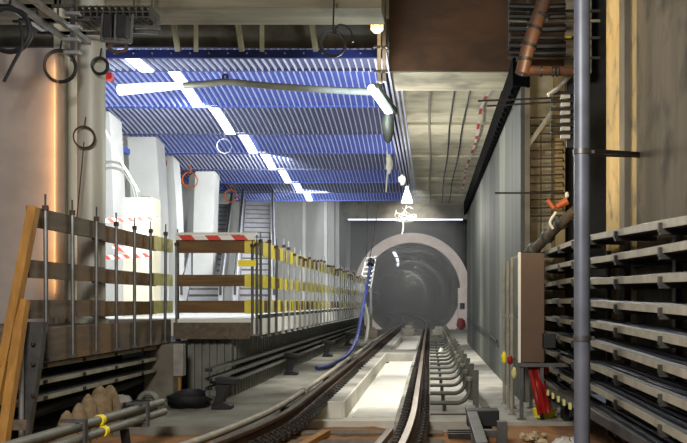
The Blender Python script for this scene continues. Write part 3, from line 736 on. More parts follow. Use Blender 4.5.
# cable trays under near platform
for i, z in enumerate((.74, .58, .42)):
    t = thing('cable_tray', '%s pale edged cable tray under the near platform' % ['uppermost', 'middle', 'lowest'][i], 'cable tray', (-3.9, 9.2, z), 'trays under the near platform')
    MB().box(-3.86, -3.848, 7.4, 11.25, z, z+.045).build('side_rail', 'galv', t); MB().box(-4.15, -3.861, 7.4, 11.25, z, z+.006).build('tray_bed', 'mesh_dark', t)
    for k in range(3): MB().tube([(-3.92-.08*k, 7.4, z+.035), (-3.92-.08*k, 9.3, z+.03), (-3.92-.08*k, 11.2, z+.035)], .027, 7).build('cable', 'cable', t)
    for y in (8.0, 8.9, 9.8, 10.7): MB().box(-3.846, -3.835, y-.03, y+.03, z+.005, z+.04).build('clip', 'clip', t)
o = MB().tube(smooth_path([(-4.06, 7.6, .24), (-4.04, 8.8, .29), (-4.04, 10.2, .29), (-4.06, 11.2, .32)], 5), .06, 10).build('thick_cable', 'black'); tag(o, 'thick black cable sagging below the near platform trays', 'cable')
S(MB().box(-4.9, -4.5, 7.4, 11.7, -.35, .8), 'wall_under_near_platform', 'dark_wall')
# sacks
for i, (px, d, w, h) in enumerate(((67, 8.1, .10, .2), (79, 8.4, .10, .24), (88, 8.7, .10, .3), (100, 9.0, .14, .36), (110, 9.25, .13, .34))):
    x = -3.66
    x = (px-CX)/F*d
    zb = -.3
    b = MB(); prof = [(.8, 0), (1.05, .06), (1.12, .4), (1.0, .66), (.85, .82), (.5, .94), (.15, 1.0)]
    vs = []; fs = []; n = 14; rr = random.Random(i)
    for (r, q) in prof:
        for k in range(n):
            a = 2*PI*k/n; rk = r*(1+rr.uniform(-.14, .14)); vs.append((x+w*rk*math.cos(a)*.9, d+w*rk*math.sin(a), zb+(h+.4)*q))
    for j in range(len(prof)-1):
        for k in range(n):
            a, c = j*n+k, j*n+(k+1)%n; fs.append((a, c, c+n, a+n))
    fs += [tuple(reversed(range(n))), tuple(range((len(prof)-1)*n, len(prof)*n))]
    t = b.add(vs, fs).build('jute_sack', 'sack'); tag(t, '%s of the tied jute sacks under the near platform trays' % ['nearest', 'second', 'middle', 'fourth', 'farthest'][i], 'sack', 'jute sacks in a row')
o = MB().blob(W(121, 401, 10.0), (.14, .16, .08), 12, 8, .15, 9).build('white_sack', 'plastic_grey'); tag(o, 'crumpled pale plastic sack behind the steel pipe bundle', 'sack')
t = thing('black_crate', 'black crate standing under the steel pipe bundle', 'crate', W(130, 420, 9.3))
p = W(132, 0, 9.3); MB().box(p.x-.12, p.x+.16, 9.35, 9.7, .0, .22).build('body', 'black', t, bevel=.02)
# steel pipe bundle in front
t = thing('pipe_bundle', 'bundle of steel pipes held in brackets across the front left corner', 'pipes', (-3.0, 7, -.2))
for k, (dx, dz) in enumerate(((0, 0), (.03, -.10), (-.09, -.05))):
    MB().tube([(-3.22+dx, 4.6, .34+dz), (-2.82+dx, 8.4, .35+dz)], .04 if k < 2 else .03, 12).build('pipe', 'conduit', t)
def bpt(y): return -3.22+.4*(y-4.6)/3.8
for y in (6.75, 7.9):
    x = bpt(y); b_ = MB().box(x-.12, x+.075, y-.03, y+.03, .17, .2).box(x-.12, x+.075, y-.03, y+.03, .385, .41).box(x+.075, x+.095, y-.03, y+.03, .17, .41).build('bracket', 'steel', t)
y = 7.15; x = bpt(y); MB().tube([(x+.0, y-.03, .345), (x+.003, y+.03, .345)], .05, 12).tube([(x+.03, y-.03, .245), (x+.033, y+.03, .245)], .05, 12).build('yellow_band', 'yellow_sign', t)
for y in (6.0, 7.6): x = bpt(y); MB().beam((x+.0, y, .19), (x+.05, y+.05, -.31), .07, .05).build('leg', 'black', t)
o = MB().tube(smooth_path([W(139, 413, 9.8), W(140, 398, 9.8), W(148, 393, 9.8), W(156, 398, 9.8), W(157, 413, 9.8)], 5), .035, 10).build('pipe_elbow', 'conduit'); tag(o, 'grey U-shaped pipe bend standing behind the pipe bundle', 'pipe')
p = W(148, 413, 9.9); o = MB().box(p.x-.11, p.x+.11, 9.85, 9.95, 0, .22).build('grey_plate', 'steel', bevel=.02); tag(o, 'grey plate standing inside the U-shaped pipe bend', 'plate')
# grey switch box on the pillar
t = thing('switch_box', 'pale grey switch box on the pillar below the platform corner', 'box', W(180, 375, 11.2))
p = W(179, 360, 11.2); MB().box(p.x-.07, p.x+.07, 11.15, 11.295, W(0, 376, 11.2).z, W(0, 344, 11.2).z).build('body', 'plastic_grey', t, bevel=.01)
MB().tube([(p.x, 11.22, 0), (p.x, 11.22, W(0, 376, 11.2).z)], .025, 8).build('conduit', 'timber', t)

# black cable pedestals + trays along platform foot
def pedestal(x, y, label):
    t = thing('cable_pedestal', label, 'pedestal', (x, y, 0), 'black pedestals by the platform foot')
    MB().extrude([(x-.13, y-.05, 0), (x+.13, y-.05, 0), (x+.13, y-.05, .05), (x+.02, y-.05, .1), (x-.12, y-.05, .06)], (0, .18, 0)).build('foot', 'black', t, bevel=.01)
    MB().extrude([(x-.11, y-.03, .05), (x+.01, y-.03, .05), (x+.06, y-.03, .2), (x+.14, y-.03, .34), (x-.08, y-.03, .34), (x-.07, y-.03, .2)], (0, .14, 0)).build('stem', 'black', t, bevel=.01)
    MB().hexa([(x-.14, y-.06, .34), (x+.2, y-.06, .32), (x+.2, y+.14, .32), (x-.14, y+.14, .34), (x-.14, y-.06, .42), (x+.21, y-.06, .40), (x+.21, y+.14, .40), (x-.14, y+.14, .42)]).build('head', 'black', t, bevel=.01)
    return t
pr = pedestal(-2.72, 10.45, 'nearest black cable pedestal at the platform foot')
dup(pr, (.05, 4.9, 0), 'second black cable pedestal along the platform foot'); dup(pr, (.1, 10.0, 0), 'third black cable pedestal, beside the blue hose end'); dup(pr, (.1, 15.2, 0), 'farthest black cable pedestal near the portal')
for i, z in enumerate((.5, .38, .26)):
    t = thing('cable_tray', '%s of the cable trays along the profiled wall under the long guardrail' % ['upper', 'middle', 'lower'][i], 'cable tray', (-2.85, 20, z), 'trays along the profiled wall')
    MB().box(-2.80, -2.788, 10.3, 34, z, z+.045).build('side_rail', 'conduit', t); MB().box(-2.915, -2.801, 10.3, 34, z, z+.006).build('tray_bed', 'mesh_dark', t)
    for k in range(2): MB().tube([(-2.83-.05*k, 10.3, z+.03), (-2.83-.05*k, 20, z+.03), (-2.83-.05*k, 34, z+.03)], .02, 7).build('cable', 'cable', t)
o = MB().blob((-3.2, 10.6, .1), (.28, .2, .14), 14, 8, .18, 2, .1).build('cable_heap', 'black'); tag(o, 'heap of black cable on the floor beside the pillar below the platform', 'cable')

# ================================================================== LEFT: escalators, cream box, hoses, coils
def escalator(x, y, label):
    t = thing('escalator', label, 'escalator', (x, y, 1.15), 'escalators behind the platform')
    b = MB(); n = 20; st = .4; rise = .2
    for i in range(n): b.box(x-.45, x+.45, y+i*st, y+(i+1)*st+.02, 1.151+i*rise-.08 if i else 1.151, 1.16+(i+1)*rise)
    b.build('steps', 'esc', t, smooth=False)
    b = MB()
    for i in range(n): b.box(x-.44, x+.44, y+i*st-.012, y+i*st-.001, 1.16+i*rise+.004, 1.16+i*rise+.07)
    b.build('riser_shade_strips', 'conc_dark', t, smooth=False)  # dark strips paint the shade that bands the step risers
    for s_ in (-1, 1):
        xx = x+s_*.53
        p = [(xx-.06, y-.4, 1.151), (xx-.06, y+n*st, 1.151+n*rise-.3), (xx-.06, y+n*st, 1.151+n*rise+.75), (xx-.06, y-.4, 2.0)]
        o = MB().extrude(p, (.12, 0, 0)).build('balustrade', 'bal', t)
        MB().tube([(xx, y-.5, 1.6), (xx, y-.55, 1.9), (xx, y-.4, 2.06), (xx, y+n*st, 1.151+n*rise+.82)], .035, 8).build('handrail', 'steel', o)
    return t
e = escalator(-4.95, 22.6, 'escalator farther from the white piers, beside the grey end wall'); e.rotation_euler = (0, 0, math.radians(11.5))
e2 = dup(e, (-1.65, .6, 0), 'escalator nearer the white piers')
t = thing('cream_box', 'cream electrical box standing on the platform behind the guardrail', 'box', (-5.05, 14.0, 1.15))
MB().box(-5.3, -4.78, 13.8, 14.2, 1.151, 3.2).build('body', 'cream', t, bevel=.01); MB().box(-5.28, -4.8, 13.785, 13.799, 1.2, 3.15).build('door', 'cream', t, bevel=.004)
MB().box(-5.02, -4.9, 13.9, 14.0, 3.2, 3.24).build('gland', 'steel', t)
for i, (y0, m_) in enumerate(((168, 'conduit'), (162, 'conduit'))):
    o = MB().tube(smooth_path([W(95, y0+6, 13.9), W(108, y0, 13.9), W(122, y0+3, 13.9), W(132, y0+18-i*2, 13.9), W(135+i*3, 198, 13.9)], 5), .022, 8).build('grey_hose', m_)
    tag(o, ['lower grey hose arching into the cream box', 'upper grey hose arching into the cream box'][i], 'hose', 'hoses into the cream box')
o = MB().tube([W(97, 112, 13.8), W(104, 128, 13.8), W(122, 163, 13.8), W(139, 192, 13.9)], .02, 8).build('white_pipe', 'white'); tag(o, 'straight white pipe slanting down to the cream box', 'pipe')
def coil(c, r, th, turns, m_, label, nrm=(0, 1, 0), tail=None, name='cable_coil', hang=.12):
    c = Vector(c); nrm = Vector(nrm).normalized(); u = nrm.orthogonal().normalized(); w = nrm.cross(u); pts = []; rr = random.Random(int(c.y*100))
    N_ = 24
    for k in range(turns*N_+1):
        a = 2*PI*k/N_; rk = r*(1+.05*math.sin(a*.7+c.x)+.03*math.sin(a*.31)); pts.append(c+u*rk*math.cos(a)+w*rk*1.08*math.sin(a)+nrm*(th*1.1*(k/N_-turns/2)))
    t = thing(name, label, 'coil', c)
    MB().tube(pts, th, 6).build('loops', m_, t)
    MB().tube([c+Vector((0, 0, r*.95)), c+Vector((.01, .02, r*1.0+hang))], th*.8, 6).build('tie', m_, t)
    if tail: MB().tube(smooth_path(tail, 5), th, 6).build('tail', m_, t)
coil(W(333, 44, 9.4), .14, .014, 3, 'cable', 'black cable coil hanging from the concrete beam above the slats', hang=.4, tail=[W(333, 32, 9.35), W(340, 25, 9.3), W(350, 30, 9.3), W(353, 42, 9.3)])
coil(W(60, 66, 8.975), .17, .013, 3, 'cable', 'black cable coil hanging beside the grey pillar near the plaster wall top')
coil(W(9, 30, 8.0), .21, .017, 4, 'cable', 'large black cable coil hanging over the beige plaster wall', tail=[W(20, 22, 7.95), W(22, 45, 7.95), W(14, 62, 7.95), W(4, 82, 7.95)])
coil(W(84, 137, 9.33), .12, .007, 3, 'railside', 'rusty brown cable coil hanging on the round grey column', tail=[W(84, 142, 9.15), W(81, 175, 9.15), W(76, 225, 9.15)])
coil(W(224, 146, 17.5), .15, .005, 2, 'galv_bright', 'white wire ring hanging under the blue slats', hang=.62)
coil(W(190, 180, 24), .22, .018, 2, 'orange', 'orange hose coil hanging under the blue ceiling edge', hang=.4)
coil(W(231, 196, 28), .2, .018, 2, 'orange', 'small orange hose coil above the escalators', hang=.35)
coil(W(100, 66, 9.36), .09, .014, 3, 'cable', 'small black cable coil on top of the round column')
# red things on ceiling's left edge
for i, (px, py, d, w, h) in enumerate(((116, 141, 18.5, .12, .3), (160, 163, 22, .35, .14), (107, 77, 13.0, .2, .12))):
    p = W(px, py, d); o = MB().box(p.x-w/2, p.x+w/2, d-.06, d+.06, p.z-h/2, p.z+h/2).tube([p+Vector((0, 0, h/2)), p+Vector((0, 0, h/2+.25))], .02, 6).build('red_hanger', 'red', bevel=.01)
    tag(o, ['upright red hanger box above the cream box hoses', 'flat red hanger box between two blue ceiling rows', 'small red hanger box beside the round column top'][i], 'hanger', 'red ceiling hangers')
for i, (a, c, d) in enumerate((((103, 150), (126, 150), 18.3), ((143, 166), (181, 166), 24.5), ((192, 189), (225, 189), 29))):
    pa, pc = W(a[0], a[1], d), W(c[0], c[1], d)
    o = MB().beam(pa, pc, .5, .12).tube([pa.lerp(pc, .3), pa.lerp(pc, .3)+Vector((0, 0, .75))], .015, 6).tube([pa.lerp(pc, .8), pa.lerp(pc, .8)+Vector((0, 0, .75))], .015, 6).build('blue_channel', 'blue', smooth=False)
    tag(o, ['blue channel end nearest the round column under the slats', 'middle blue channel end above the white piers', 'farthest blue channel end above the escalators'][i], 'channel', 'blue channel ends')

# overhead racks at top left
for i, (x, z, w) in enumerate(((-4.22, 4.42, .06), (-4.0, 4.42, .06), (-4.5, 4.55, .06))):
    t = thing('overhead_rack', ['pale overhead rack rail nearest the round column', 'pale overhead rack rail over the guardrail', 'pale overhead rack rail over the plaster wall'][i], 'rack', (x, 7.5, z), 'rack rails at the top')
    MB().box(x-.03, x+.03, 5.4, 9.35, z, z+.05).build('rail', 'galv_bright', t)
    for k in range(9): MB().box(x-.28, x+.28, 5.8+k*.42, 5.84+k*.42, z+.052, z+.08).build('rung', 'mesh_dark', t)
    for y in (6.1, 8.6): MB().tube([(x, y, z+.05), (x, y, 6.55)], .012, 6).build('hanger', 'steel', t)
for i, (px, py) in enumerate(((73, 14), (73, 27), (72, 40), (73, 53))):
    p = W(px, py, 8.9); o = MB().box(p.x-.09, p.x+.09, 8.86, 8.94, p.z-.018, p.z+.018).build('rack_plate', 'galv_bright', bevel=.004)
    tag(o, '%s of four bright bracket plates stacked beside the round column' % ['topmost', 'second', 'third', 'lowest'][i], 'bracket', 'bright bracket plates')
p = W(73, 33, 8.98); o = MB().box(p.x-.02, p.x+.02, 8.95, 9.0, p.z-.32, p.z+.9).build('plate_upright', 'steel'); tag(o, 'thin steel upright carrying the bright bracket plates', 'upright')
t = thing('mesh_tray', 'dark mesh cable tray crossing in front of the concrete beam', 'cable tray', W(110, 12, 9.0))
a, c = W(78, 12, 9.0), W(150, 12, 9.0)
for dz in (-.06, 0, .06): MB().beam(a+Vector((0, 0, dz)), c+Vector((0, 0, dz)), .02, .015).build('side_wire', 'mesh_dark', t)
for k in range(12):
    q = a.lerp(c, k/11); MB().box(q.x-.008, q.x+.008, 8.98, 9.3, q.z-.08, q.z+.07).build('rib', 'mesh_dark', t)
MB().box(a.x, c.x, 9.05, 9.3, a.z-.07, a.z-.05).build('bed', 'mesh_dark', t)
t = thing('floodlight', 'twin black floodlight in a steel frame hanging beside the round column', 'floodlight', W(116, 45, 8.8))
for px in (108, 122):
    p = W(px, 27, 8.8); h = MB().box(p.x-.065, p.x+.06, 8.75, 8.95, p.z-.13, p.z+.13).build('lamp_head', 'black', t, bevel=.01); MB().box(p.x-.05, p.x+.045, 8.742, 8.749, p.z-.11, p.z+.11).build('lens', 'blacksteel', h)
for (a, c) in (((101, 41), (131, 43)), ((131, 43), (133, 14)), ((101, 41), (103, 14)), ((115, 41), (116, 14))): MB().beam(W(a[0], a[1], 8.72), W(c[0], c[1], 8.72), .02, .025).build('frame_bar', 'steel', t)
MB().tube(smooth_path([W(116, 52, 8.75), W(109, 49, 8.75), W(112, 44, 8.75), W(124, 44, 8.75), W(126, 50, 8.75), W(116, 53, 8.75)], 4), .02, 6).build('lead', 'railside', t)
t = thing('drop_bracket', 'grey perforated bracket stacked beside the twin floodlight', 'bracket', W(145, 30, 9.2))
for k, yy in enumerate((22, 27, 32)): MB().beam(W(131, yy, 9.2), W(163-k*3, yy+1, 9.2), .03, .03).build('bar', 'steel', t)
for px in (134, 152): MB().tube([W(px, 33, 9.22), (W(px, 33, 9.22).x, 9.22, 6.54)], .012, 6).build('hanger', 'steel', t)
# long hose/duct below first slats
t = thing('lit_duct', 'long suspended cable duct across the slats, with one end glowing as if lit', 'duct', W(250, 87, 12.8))
MB().tube(smooth_path([W(184, 85.5, 12.82), W(206, 84, 12.8), W(228, 82, 12.8), W(270, 86, 12.7), W(330, 90, 12.5), W(374, 92, 12.3)], 5), .055, 10).build('duct', 'conduit', t)
MB().tube([W(119, 90, 12.9), W(150, 87.5, 12.85), W(184, 85.5, 12.82)], [.085, .075, .05], 12).build('lit_end', 'light_soft', t)  # duct end glows in place of light falling on it
MB().tube(smooth_path([W(224, 83, 12.8), W(223, 76, 12.8), W(227, 75, 12.8), W(228, 82, 12.8)], 4), .02, 6).build('hanger', 'cable', t)

# ================================================================== CENTRE CLUSTER
t = thing('conduit_post', 'grey conduit post hanging from the ceiling beside the rusty formwork', 'post', W(381, 85, 11.3))
MB().box(W(377.5, 0, 11.3).x, W(381, 0, 11.3).x, 11.26, 11.34, W(0, 82, 11.3).z, 6.54).build('channel', 'galv', t)
MB().box(W(382.5, 0, 11.3).x, W(386, 0, 11.3).x, 11.27, 11.33, W(0, 82, 11.3).z, 6.54).build('channel', 'steel', t)
for yy in (48, 72): MB().box(W(374, 0, 11.3).x, W(388, 0, 11.3).x, 11.24, 11.259, W(0, yy+1.2, 11.3).z, W(0, yy-1.2, 11.3).z).build('clip_bar', 'blacksteel', t)
t = thing('bulb_lamp', 'glowing warm bulb lamp in a cage beside the rusty formwork', 'lamp', W(377, 28, 11.0))
p = W(377, 28, 11.0)
MB().lathe(p, [(.05, -.06), (.085, -.02), (.085, .05), (.06, .09)], 18).build('globe', 'bulb', t)
MB().lathe(p, [(.06, .092), (.065, .16), (.04, .22), (.03, .36)], 14).build('socket', 'orange', t)
for k in range(6):
    a = k*PI/3; MB().tube([p+Vector((.095*math.cos(a), .095*math.sin(a), -.05)), p+Vector((.095*math.cos(a), .095*math.sin(a), .1))], .005, 5).build('cage_wire', 'blacksteel', t)
t = thing('tube_lamp', 'slanting fluorescent tube lamp glowing beside the blue slats', 'lamp', W(380, 100, 11.2))
MB().tube([W(371, 87.5, 11.0), W(389, 113, 11.6)], .048, 12).build('tube', 'tube', t)
MB().beam(W(375, 86, 11.08), W(394, 112, 11.68), .10, .08).build('housing', 'mesh_dark', t)
MB().tube([W(381, 84, 11.3), W(381, 95, 11.35)], .02, 6).build('bracket', 'steel', t)
o = MB().lathe(W(388, 143, 11.6), [(.02, 0), (.06, .05), (.09, .2), (.085, .34), (.06, .42)], 14).build('hanging_bag', 'mesh_dark'); tag(o, 'dark grey bag hanging under the fluorescent tube lamp', 'bag')
for i, (px, py, d, r) in enumerate(((389, 164, 12.5, (.05, .05, .14)), (402, 180, 16, (.07, .07, .1)))):
    o = MB().blob(W(px, py, d), r, 9, 9, .3, 40+i).build('plastic_wrap', 'white'); tag(o, ['white plastic wrap hanging below the dark bag', 'crumpled white plastic wrap beside the cone lamp'][i], 'wrap', 'white wraps on the hanging cables')
t = thing('cone_lamp', 'bright white cone lamp hanging at the end of the blue ceiling', 'lamp', W(409, 200, 20))
MB().lathe(W(407, 203, 20), [(.15, 0), (.12, .12), (.045, .34), (.035, .42)], 16).build('shade', 'light_soft', t)
MB().tube([W(409, 184, 20), W(405, 150, 20)], .015, 6).build('cord', 'cable', t)
b = MB(); rr = random.Random(5)
for k in range(4):
    pts = [W(395+rr.uniform(0, 20), 205+rr.uniform(0, 17), 21+rr.uniform(-.3, .3)) for _ in range(5)]; b.tube(smooth_path(pts, 4), .012, 6)
o = b.build('white_cable_tangle', 'white'); tag(o, 'tangle of bright white cable hanging before the portal beam', 'cable')
o = MB().tube(smooth_path([W(400, 217, 21), W(403, 224, 21), W(402, 234, 21)], 4), .02, 6).build('white_cable_end', 'white'); tag(o, 'loose white cable end hanging over the portal ring', 'cable')
for i, (a, c, d) in enumerate((((387, 150), (386, 192), 13), ((367, 205), (366, 262), 22), ((378, 205), (369, 262), 22))):
    o = MB().tube([W(a[0], a[1], d), W((a[0]+c[0])/2+1, (a[1]+c[1])/2, d), W(c[0], c[1], d)], .012, 6).build('hanging_wire', 'cable' if i else 'white')
    tag(o, ['white cord hanging from the wrapped cables', 'dark cord dropping straight to the white slatted rack', 'dark slanting cord above the blue hose'][i], 'cord', 'cords hanging by the portal')
# blue hose
t = thing('blue_hose', 'blue hose hanging down and trailing onto the floor beside the track', 'hose', W(335, 366, 17.2))
MB().tube(smooth_path([W(371, 262, 22), W(367, 285, 21.5), W(361, 318, 20), W(357, 338, 18.8), W(348, 354, 18.0), W(336, 362, 17.6), (-2.15, 16.6, .06), (-2.3, 16.2, .06)], 6), .042, 12).build('hose', 'hose_blue', t)
MB().tube([W(371.3, 260, 22), W(370.6, 265, 21.9)], .1, 12).build('coupling', 'blacksteel', t)
o = MB().tube(smooth_path([W(364, 300, 22), W(368, 320, 21.8), W(366, 340, 21.5), W(362, 345, 21.5)], 5), .05, 8).build('grey_hose', 'conduit'); tag(o, 'thin grey hose looping down beside the blue hose', 'hose')
# white slatted rack at the portal
t = thing('slatted_rack', 'white slatted rack stacked beside the portal ring on the platform', 'rack', W(365, 300, 34))
for k in range(7):
    y0 = 258+k*4.6
    MB().beam(W(368-k*1.6, y0, 33), W(376-k*1.0, y0-.6, 33), .25, .07).build('slat', 'white', t)
MB().beam(W(376, 256, 33.1), W(370, 292, 33.1), .06, .06).build('stile', 'galv_bright', t); MB().beam(W(367, 257, 33.1), W(358, 290, 33.1), .06, .06).build('stile', 'galv_bright', t)
MB().box(W(362, 0, 33.1).x-.05, W(362, 0, 33.1).x+.05, 33.05, 33.15, 0, W(0, 288, 33).z).build('leg', 'steel', t)
MB().box(W(371, 0, 33.1).x-.05, W(371, 0, 33.1).x+.05, 33.05, 33.15, 0, W(0, 288, 33).z).build('leg', 'steel', t)
# tunnel services
t = thing('tunnel_light', 'line of bright lamps along the tunnel crown', 'light', (TC.x, 44, 4.2))
for k in range(7):
    y = 43+k*6.0; b = MB(); x = TCX(y)-1.0; zz = TC.z+2.1; b.beam((x, y, zz), (TCX(y+4.0)-1.0, y+4.0, zz), .16, .06)
    b.build('lamp', 'light_soft' if k < 3 else 'galv_bright', t)
for i in range(4):
    z = .9+i*.35; pts = [(TCX(y)-2.5*math.cos(math.asin((z-TC.z)/2.5))+.12, y, z) for y in [42+k*5 for k in range(11)]]
    o = MB().tube(pts, .05, 6).build('tunnel_cable', 'cable'); tag(o, '%s black cable along the fence side of the tunnel' % ['lowest', 'second', 'third', 'highest'][i], 'cable', 'cables along the tunnel')

# ================================================================== bottom right litter
def cloth(pts, m_, name, label, cat, nx=8, nz=10, amp=.03, seed=1):
    """hanging folded sheet between a top edge and a bottom edge"""
    a, b_, c, d_ = [Vector(p) for p in pts]; rr = random.Random(seed); mb = MB(); vs = []; fs = []
    ph = rr.uniform(0, 6)
    for th in (0, .012):
        for j in range(nz+1):
            for i in range(nx+1):
                u, v = i/nx, j/nz; p = a.lerp(b_, u).lerp(d_.lerp(c, u), v)
                p = p+Vector((0, th+amp*math.sin(u*14+ph+v*2)*(.3+v), amp*.3*math.sin(u*9+v*5)))
                vs.append(p)
    o = (nx+1)*(nz+1)
    for j in range(nz):
        for i in range(nx):
            q = j*(nx+1)+i; fs.append((q, q+1, q+nx+2, q+nx+1)); fs.append((q+o, q+o+nx+1, q+o+nx+2, q+o+1))
    return tag(mb.add(vs, fs).build(name, m_), label, cat)
d = 9.62
cloth([W(527, 364, d), W(540, 362, d), W(551, 412, d-.3), W(538, 415, d-.3)], 'red', 'red_sheeting', 'red plastic sheeting hanging under the brown cabinet', 'sheeting', amp=.03)
cloth([W(540, 362, d+.1), W(549, 364, d+.1), W(549, 372, d), W(541, 376, d)], 'red', 'red_rag', 'small red rag beside the cable tray end behind the sheeting', 'rag', seed=3)
t = thing('work_glove', 'red and yellow work glove hung on the pale cabinet edges', 'glove', W(507, 360, 9.4))
MB().blob(W(504, 357, 9.35), (.03, .026, .065), 9, 7, .25, 1).build('cuff', 'yellow_sign', t); MB().blob(W(510, 360, 9.35), (.035, .026, .05), 9, 7, .3, 2).build('palm', 'red', t)
o = MB().blob(W(514, 373, 9.35), (.03, .03, .07), 9, 7, .15, 4).build('pale_glove', 'yellow_pale'); tag(o, 'pale yellow glove hung below the red and yellow glove', 'glove')
t = thing('sloping_cable_tray', 'dusty cable tray sloping down to the floor beneath the other trays', 'cable tray', W(560, 400, 9))
a, c = W(546, 388, 9.4), W(660, 455, 5.6)
MB().beam(a, c, .015, .08).build('side_rail', 'steel', t); MB().beam(a+Vector((.15, 0, -.03)), c+Vector((.15, 0, -.03)), .28, .01).build('tray_bed', 'mesh_dark', t)
for k in range(6): q = a.lerp(c, .05+k*.07); MB().box(q.x-.03, q.x-.01, q.y-.04, q.y+.04, q.z-.06, q.z+.0).build('clip', 'yellow_pale', t)
t = thing('yellow_tub', 'yellow tub filled with rubble on the slab below the trays', 'tub', W(555, 428, 9.2))
p = W(554, 427, 9.0); p = Vector((p.x, 9.7, 0))
MB().lathe((p.x, 9.75, 0), [(.12, 0), (.155, .1), (.16, .1)], 16).build('tub', 'yellow_sign', t)
for k in range(6): MB().blob((p.x+random.uniform(-.09, .09), 9.75+random.uniform(-.09, .09), .12+random.uniform(0, .08)), (.06, .06, .05), 7, 5, .25, k).build('rubble', 'rubble', t)
o = MB().box(1.58, 1.64, 9.4, 9.7, 0, .28).build('black_board', 'black'); tag(o, 'small black board standing beside the yellow tub', 'board')
o = MB(); rr = random.Random(6); p = W(535, 438, 8.2)
for k in range(22): o.blob((p.x+rr.gauss(0, .075), 8.2+rr.gauss(0, .09), -.03+abs(rr.gauss(0, .04))), (.035, .035, .025), 7, 5, .3, k)
o = o.build('rubble_heap', 'rubble'); o['kind'] = 'stuff'; tag(o, 'small heap of pale rubble on the brown ground before the slab', 'rubble')
o = MB().blob((1.18, 6.75, .02), (.2, .3, .24), 16, 10, .12, 12, .21).build('sheeting_bundle', 'plastic_grey'); tag(o, 'bundle of crumpled grey sheeting at the foot of the dark pole', 'sheeting')
o = MB().blob((1.4, 6.3, -.06), (.12, .15, .14), 12, 8, .15, 14, .13).build('red_bundle', 'red'); tag(o, 'red bundle beside the grey sheeting at the pole foot', 'bundle')
S(MB().box(.62, 1.95, 8.0, YF-.01, -.33, -.045), 'floor_boards', 'earth', bevel=.01)

# ================================================================== CAMERA, LIGHT
cam = bpy.data.cameras.new('camera'); co = bpy.data.objects.new('camera', cam); COL.objects.link(co)
co.location = (0, 0, CZ); co.rotation_euler = (PI/2, 0, 0)
cam.sensor_width = 36; cam.lens = F/687*36; cam.shift_x = (343.5-CX)/687; cam.shift_y = (CY-221.5)/687
cam.clip_end = 300
sc.camera = co
def light(kind, loc, e, c=(1, 1, 1), size=.3, aim=None, angle=None, name='lamp', sy=None):
    l = bpy.data.lights.new(name, kind); l.energy = e; l.color = c
    if kind == 'AREA':
        l.size = size
        if sy: l.shape = 'RECTANGLE'; l.size_y = sy
    else: l.shadow_soft_size = size
    if kind == 'SPOT': l.spot_size = math.radians(angle or 90); l.spot_blend = .6
    o = bpy.data.objects.new(name, l); COL.objects.link(o); o.location = loc
    if aim is not None: o.rotation_euler = (Vector(aim)-Vector(loc)).to_track_quat('-Z', 'Y').to_euler()
    return o
COOL = (.93, .97, 1); WARM = (1, .68, .36); NEUT = (1, .96, .88)
light('AREA', (-4.4, 16.5, 5.3), 170, COOL, 1.0, aim=(-7, 19, 1.2), name='platform_flood', sy=3)
light('AREA', (-4.4, 12.0, 3.7), 190, COOL, .6, aim=(-6.8, 19, 2.9), name='platform_front_flood', sy=.6)
light('SPOT', (-1.0, 35.5, 5.2), 520, NEUT, .15, aim=(-.93, 41.4, 3.4), angle=85, name='portal_fill')  # unseen spot added to brighten the portal ring
light('AREA', (-4.2, 23, 5.2), 290, COOL, 1.0, aim=(-6.5, 26, 1.2), name='platform_flood', sy=3)
light('AREA', (-4.2, 29, 5.0), 260, COOL, 1.0, aim=(-5, 33, 1.2), name='platform_flood', sy=3)
light('SPOT', (-.6, 13.2, 5.3), 1300, NEUT, .15, aim=(-.6, 14.2, 0), angle=58, name='track_lamp')
light('SPOT', (-.6, 19, 5.3), 1500, NEUT, .15, aim=(-.7, 20, 0), angle=64, name='track_lamp')
light('SPOT', (-.4, 27, 5.3), 800, NEUT, .15, aim=(-.7, 30, 0), angle=100, name='track_lamp')
light('POINT', tuple(W(377, 42, 10.8)), 8, WARM, .08, name='bulb')
light('POINT', tuple(W(378, 104, 11.0)), 60, (.8, 1, .96), .1, name='tube')
light('SPOT', (-.95, 11.6, 4.2), 260, (.7, .85, 1), .1, aim=(-1.9, 16, 5.5), angle=75, name='tube_glow')
light('POINT', tuple(W(396, 165, 14)), 270, NEUT, .12, name='wrapped_lamp')
light('POINT', (-.1, 21, 3.7), 170, NEUT, .15, name='cone_lamp')
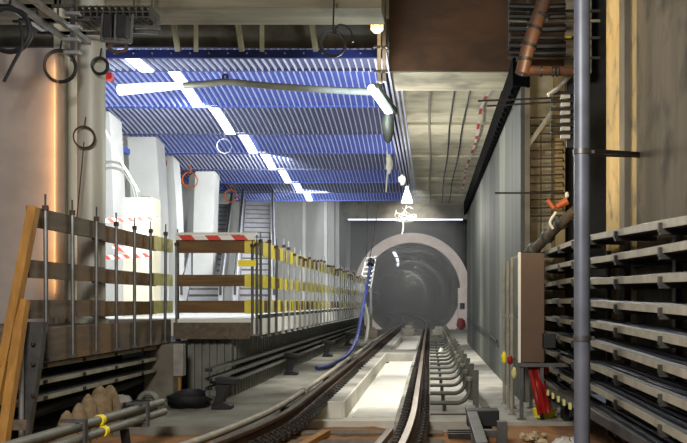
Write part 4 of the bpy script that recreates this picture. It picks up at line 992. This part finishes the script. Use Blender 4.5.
light('POINT', (1.25, 8.6, 2.9), 36, (1, .78, .46), .1, name='recess_lamp')
light('POINT', (1.25, 8.8, 4.4), 40, (1, .78, .46), .1, name='recess_lamp')
light('POINT', (1.75, 11.2, 3.6), 4, (1, .78, .46), .1, name='recess_lamp')
light('AREA', (-4.16, 8.94, 2.8), 9, (1, .5, .18), .04, aim=(-4.5, 9.0, 2.8), name='platform_warm_lamp', sy=2.6)
light('AREA', (-1.6, 1.5, 4.2), 460, (1, .95, .87), 1.2, aim=(-.3, 9, .9), name='fill_behind_camera')  # unseen fill added behind the camera to lift the foreground
light('POINT', (-.9, 47, 3.4), 30, NEUT, .3, name='tunnel_lamp')
light('POINT', (-1.2, 60, 3.4), 65, NEUT, .3, name='tunnel_lamp')
light('POINT', (-2, 78, 3.4), 100, NEUT, .3, name='tunnel_lamp')
hz = bpy.data.materials.new('dust_haze'); hz.use_nodes = True; nt = hz.node_tree
for n_ in list(nt.nodes):
    if n_.type != 'OUTPUT_MATERIAL': nt.nodes.remove(n_)
vs_ = nt.nodes.new('ShaderNodeVolumeScatter'); vs_.inputs['Density'].default_value = .016; vs_.inputs['Color'].default_value = (.92, .94, .95, 1)
nt.links.new(vs_.outputs[0], [n_ for n_ in nt.nodes if n_.type == 'OUTPUT_MATERIAL'][0].inputs['Volume'])
M['haze'] = hz; M['matte'].node_tree.nodes['Principled BSDF'].inputs['Specular IOR Level'].default_value = .05
o = MB().box(-4.1, 1.2, 27, 101, .3, 5.2).build('dust_haze', 'haze', smooth=False); o['kind'] = 'stuff'
tag(o, 'grey dust haze hanging over the far track and in the tunnel', 'haze')
w = bpy.data.worlds.new('world'); sc.world = w; w.use_nodes = True
w.node_tree.nodes['Background'].inputs[0].default_value = (.75, .82, 1, 1); w.node_tree.nodes['Background'].inputs[1].default_value = .1
sc.view_settings.view_transform = 'Standard'; sc.view_settings.look = 'None'; sc.view_settings.exposure = 0; sc.view_settings.gamma = 1
sc.cycles.use_denoising = True; sc.cycles.max_bounces = 6; sc.cycles.sample_clamp_indirect = 5
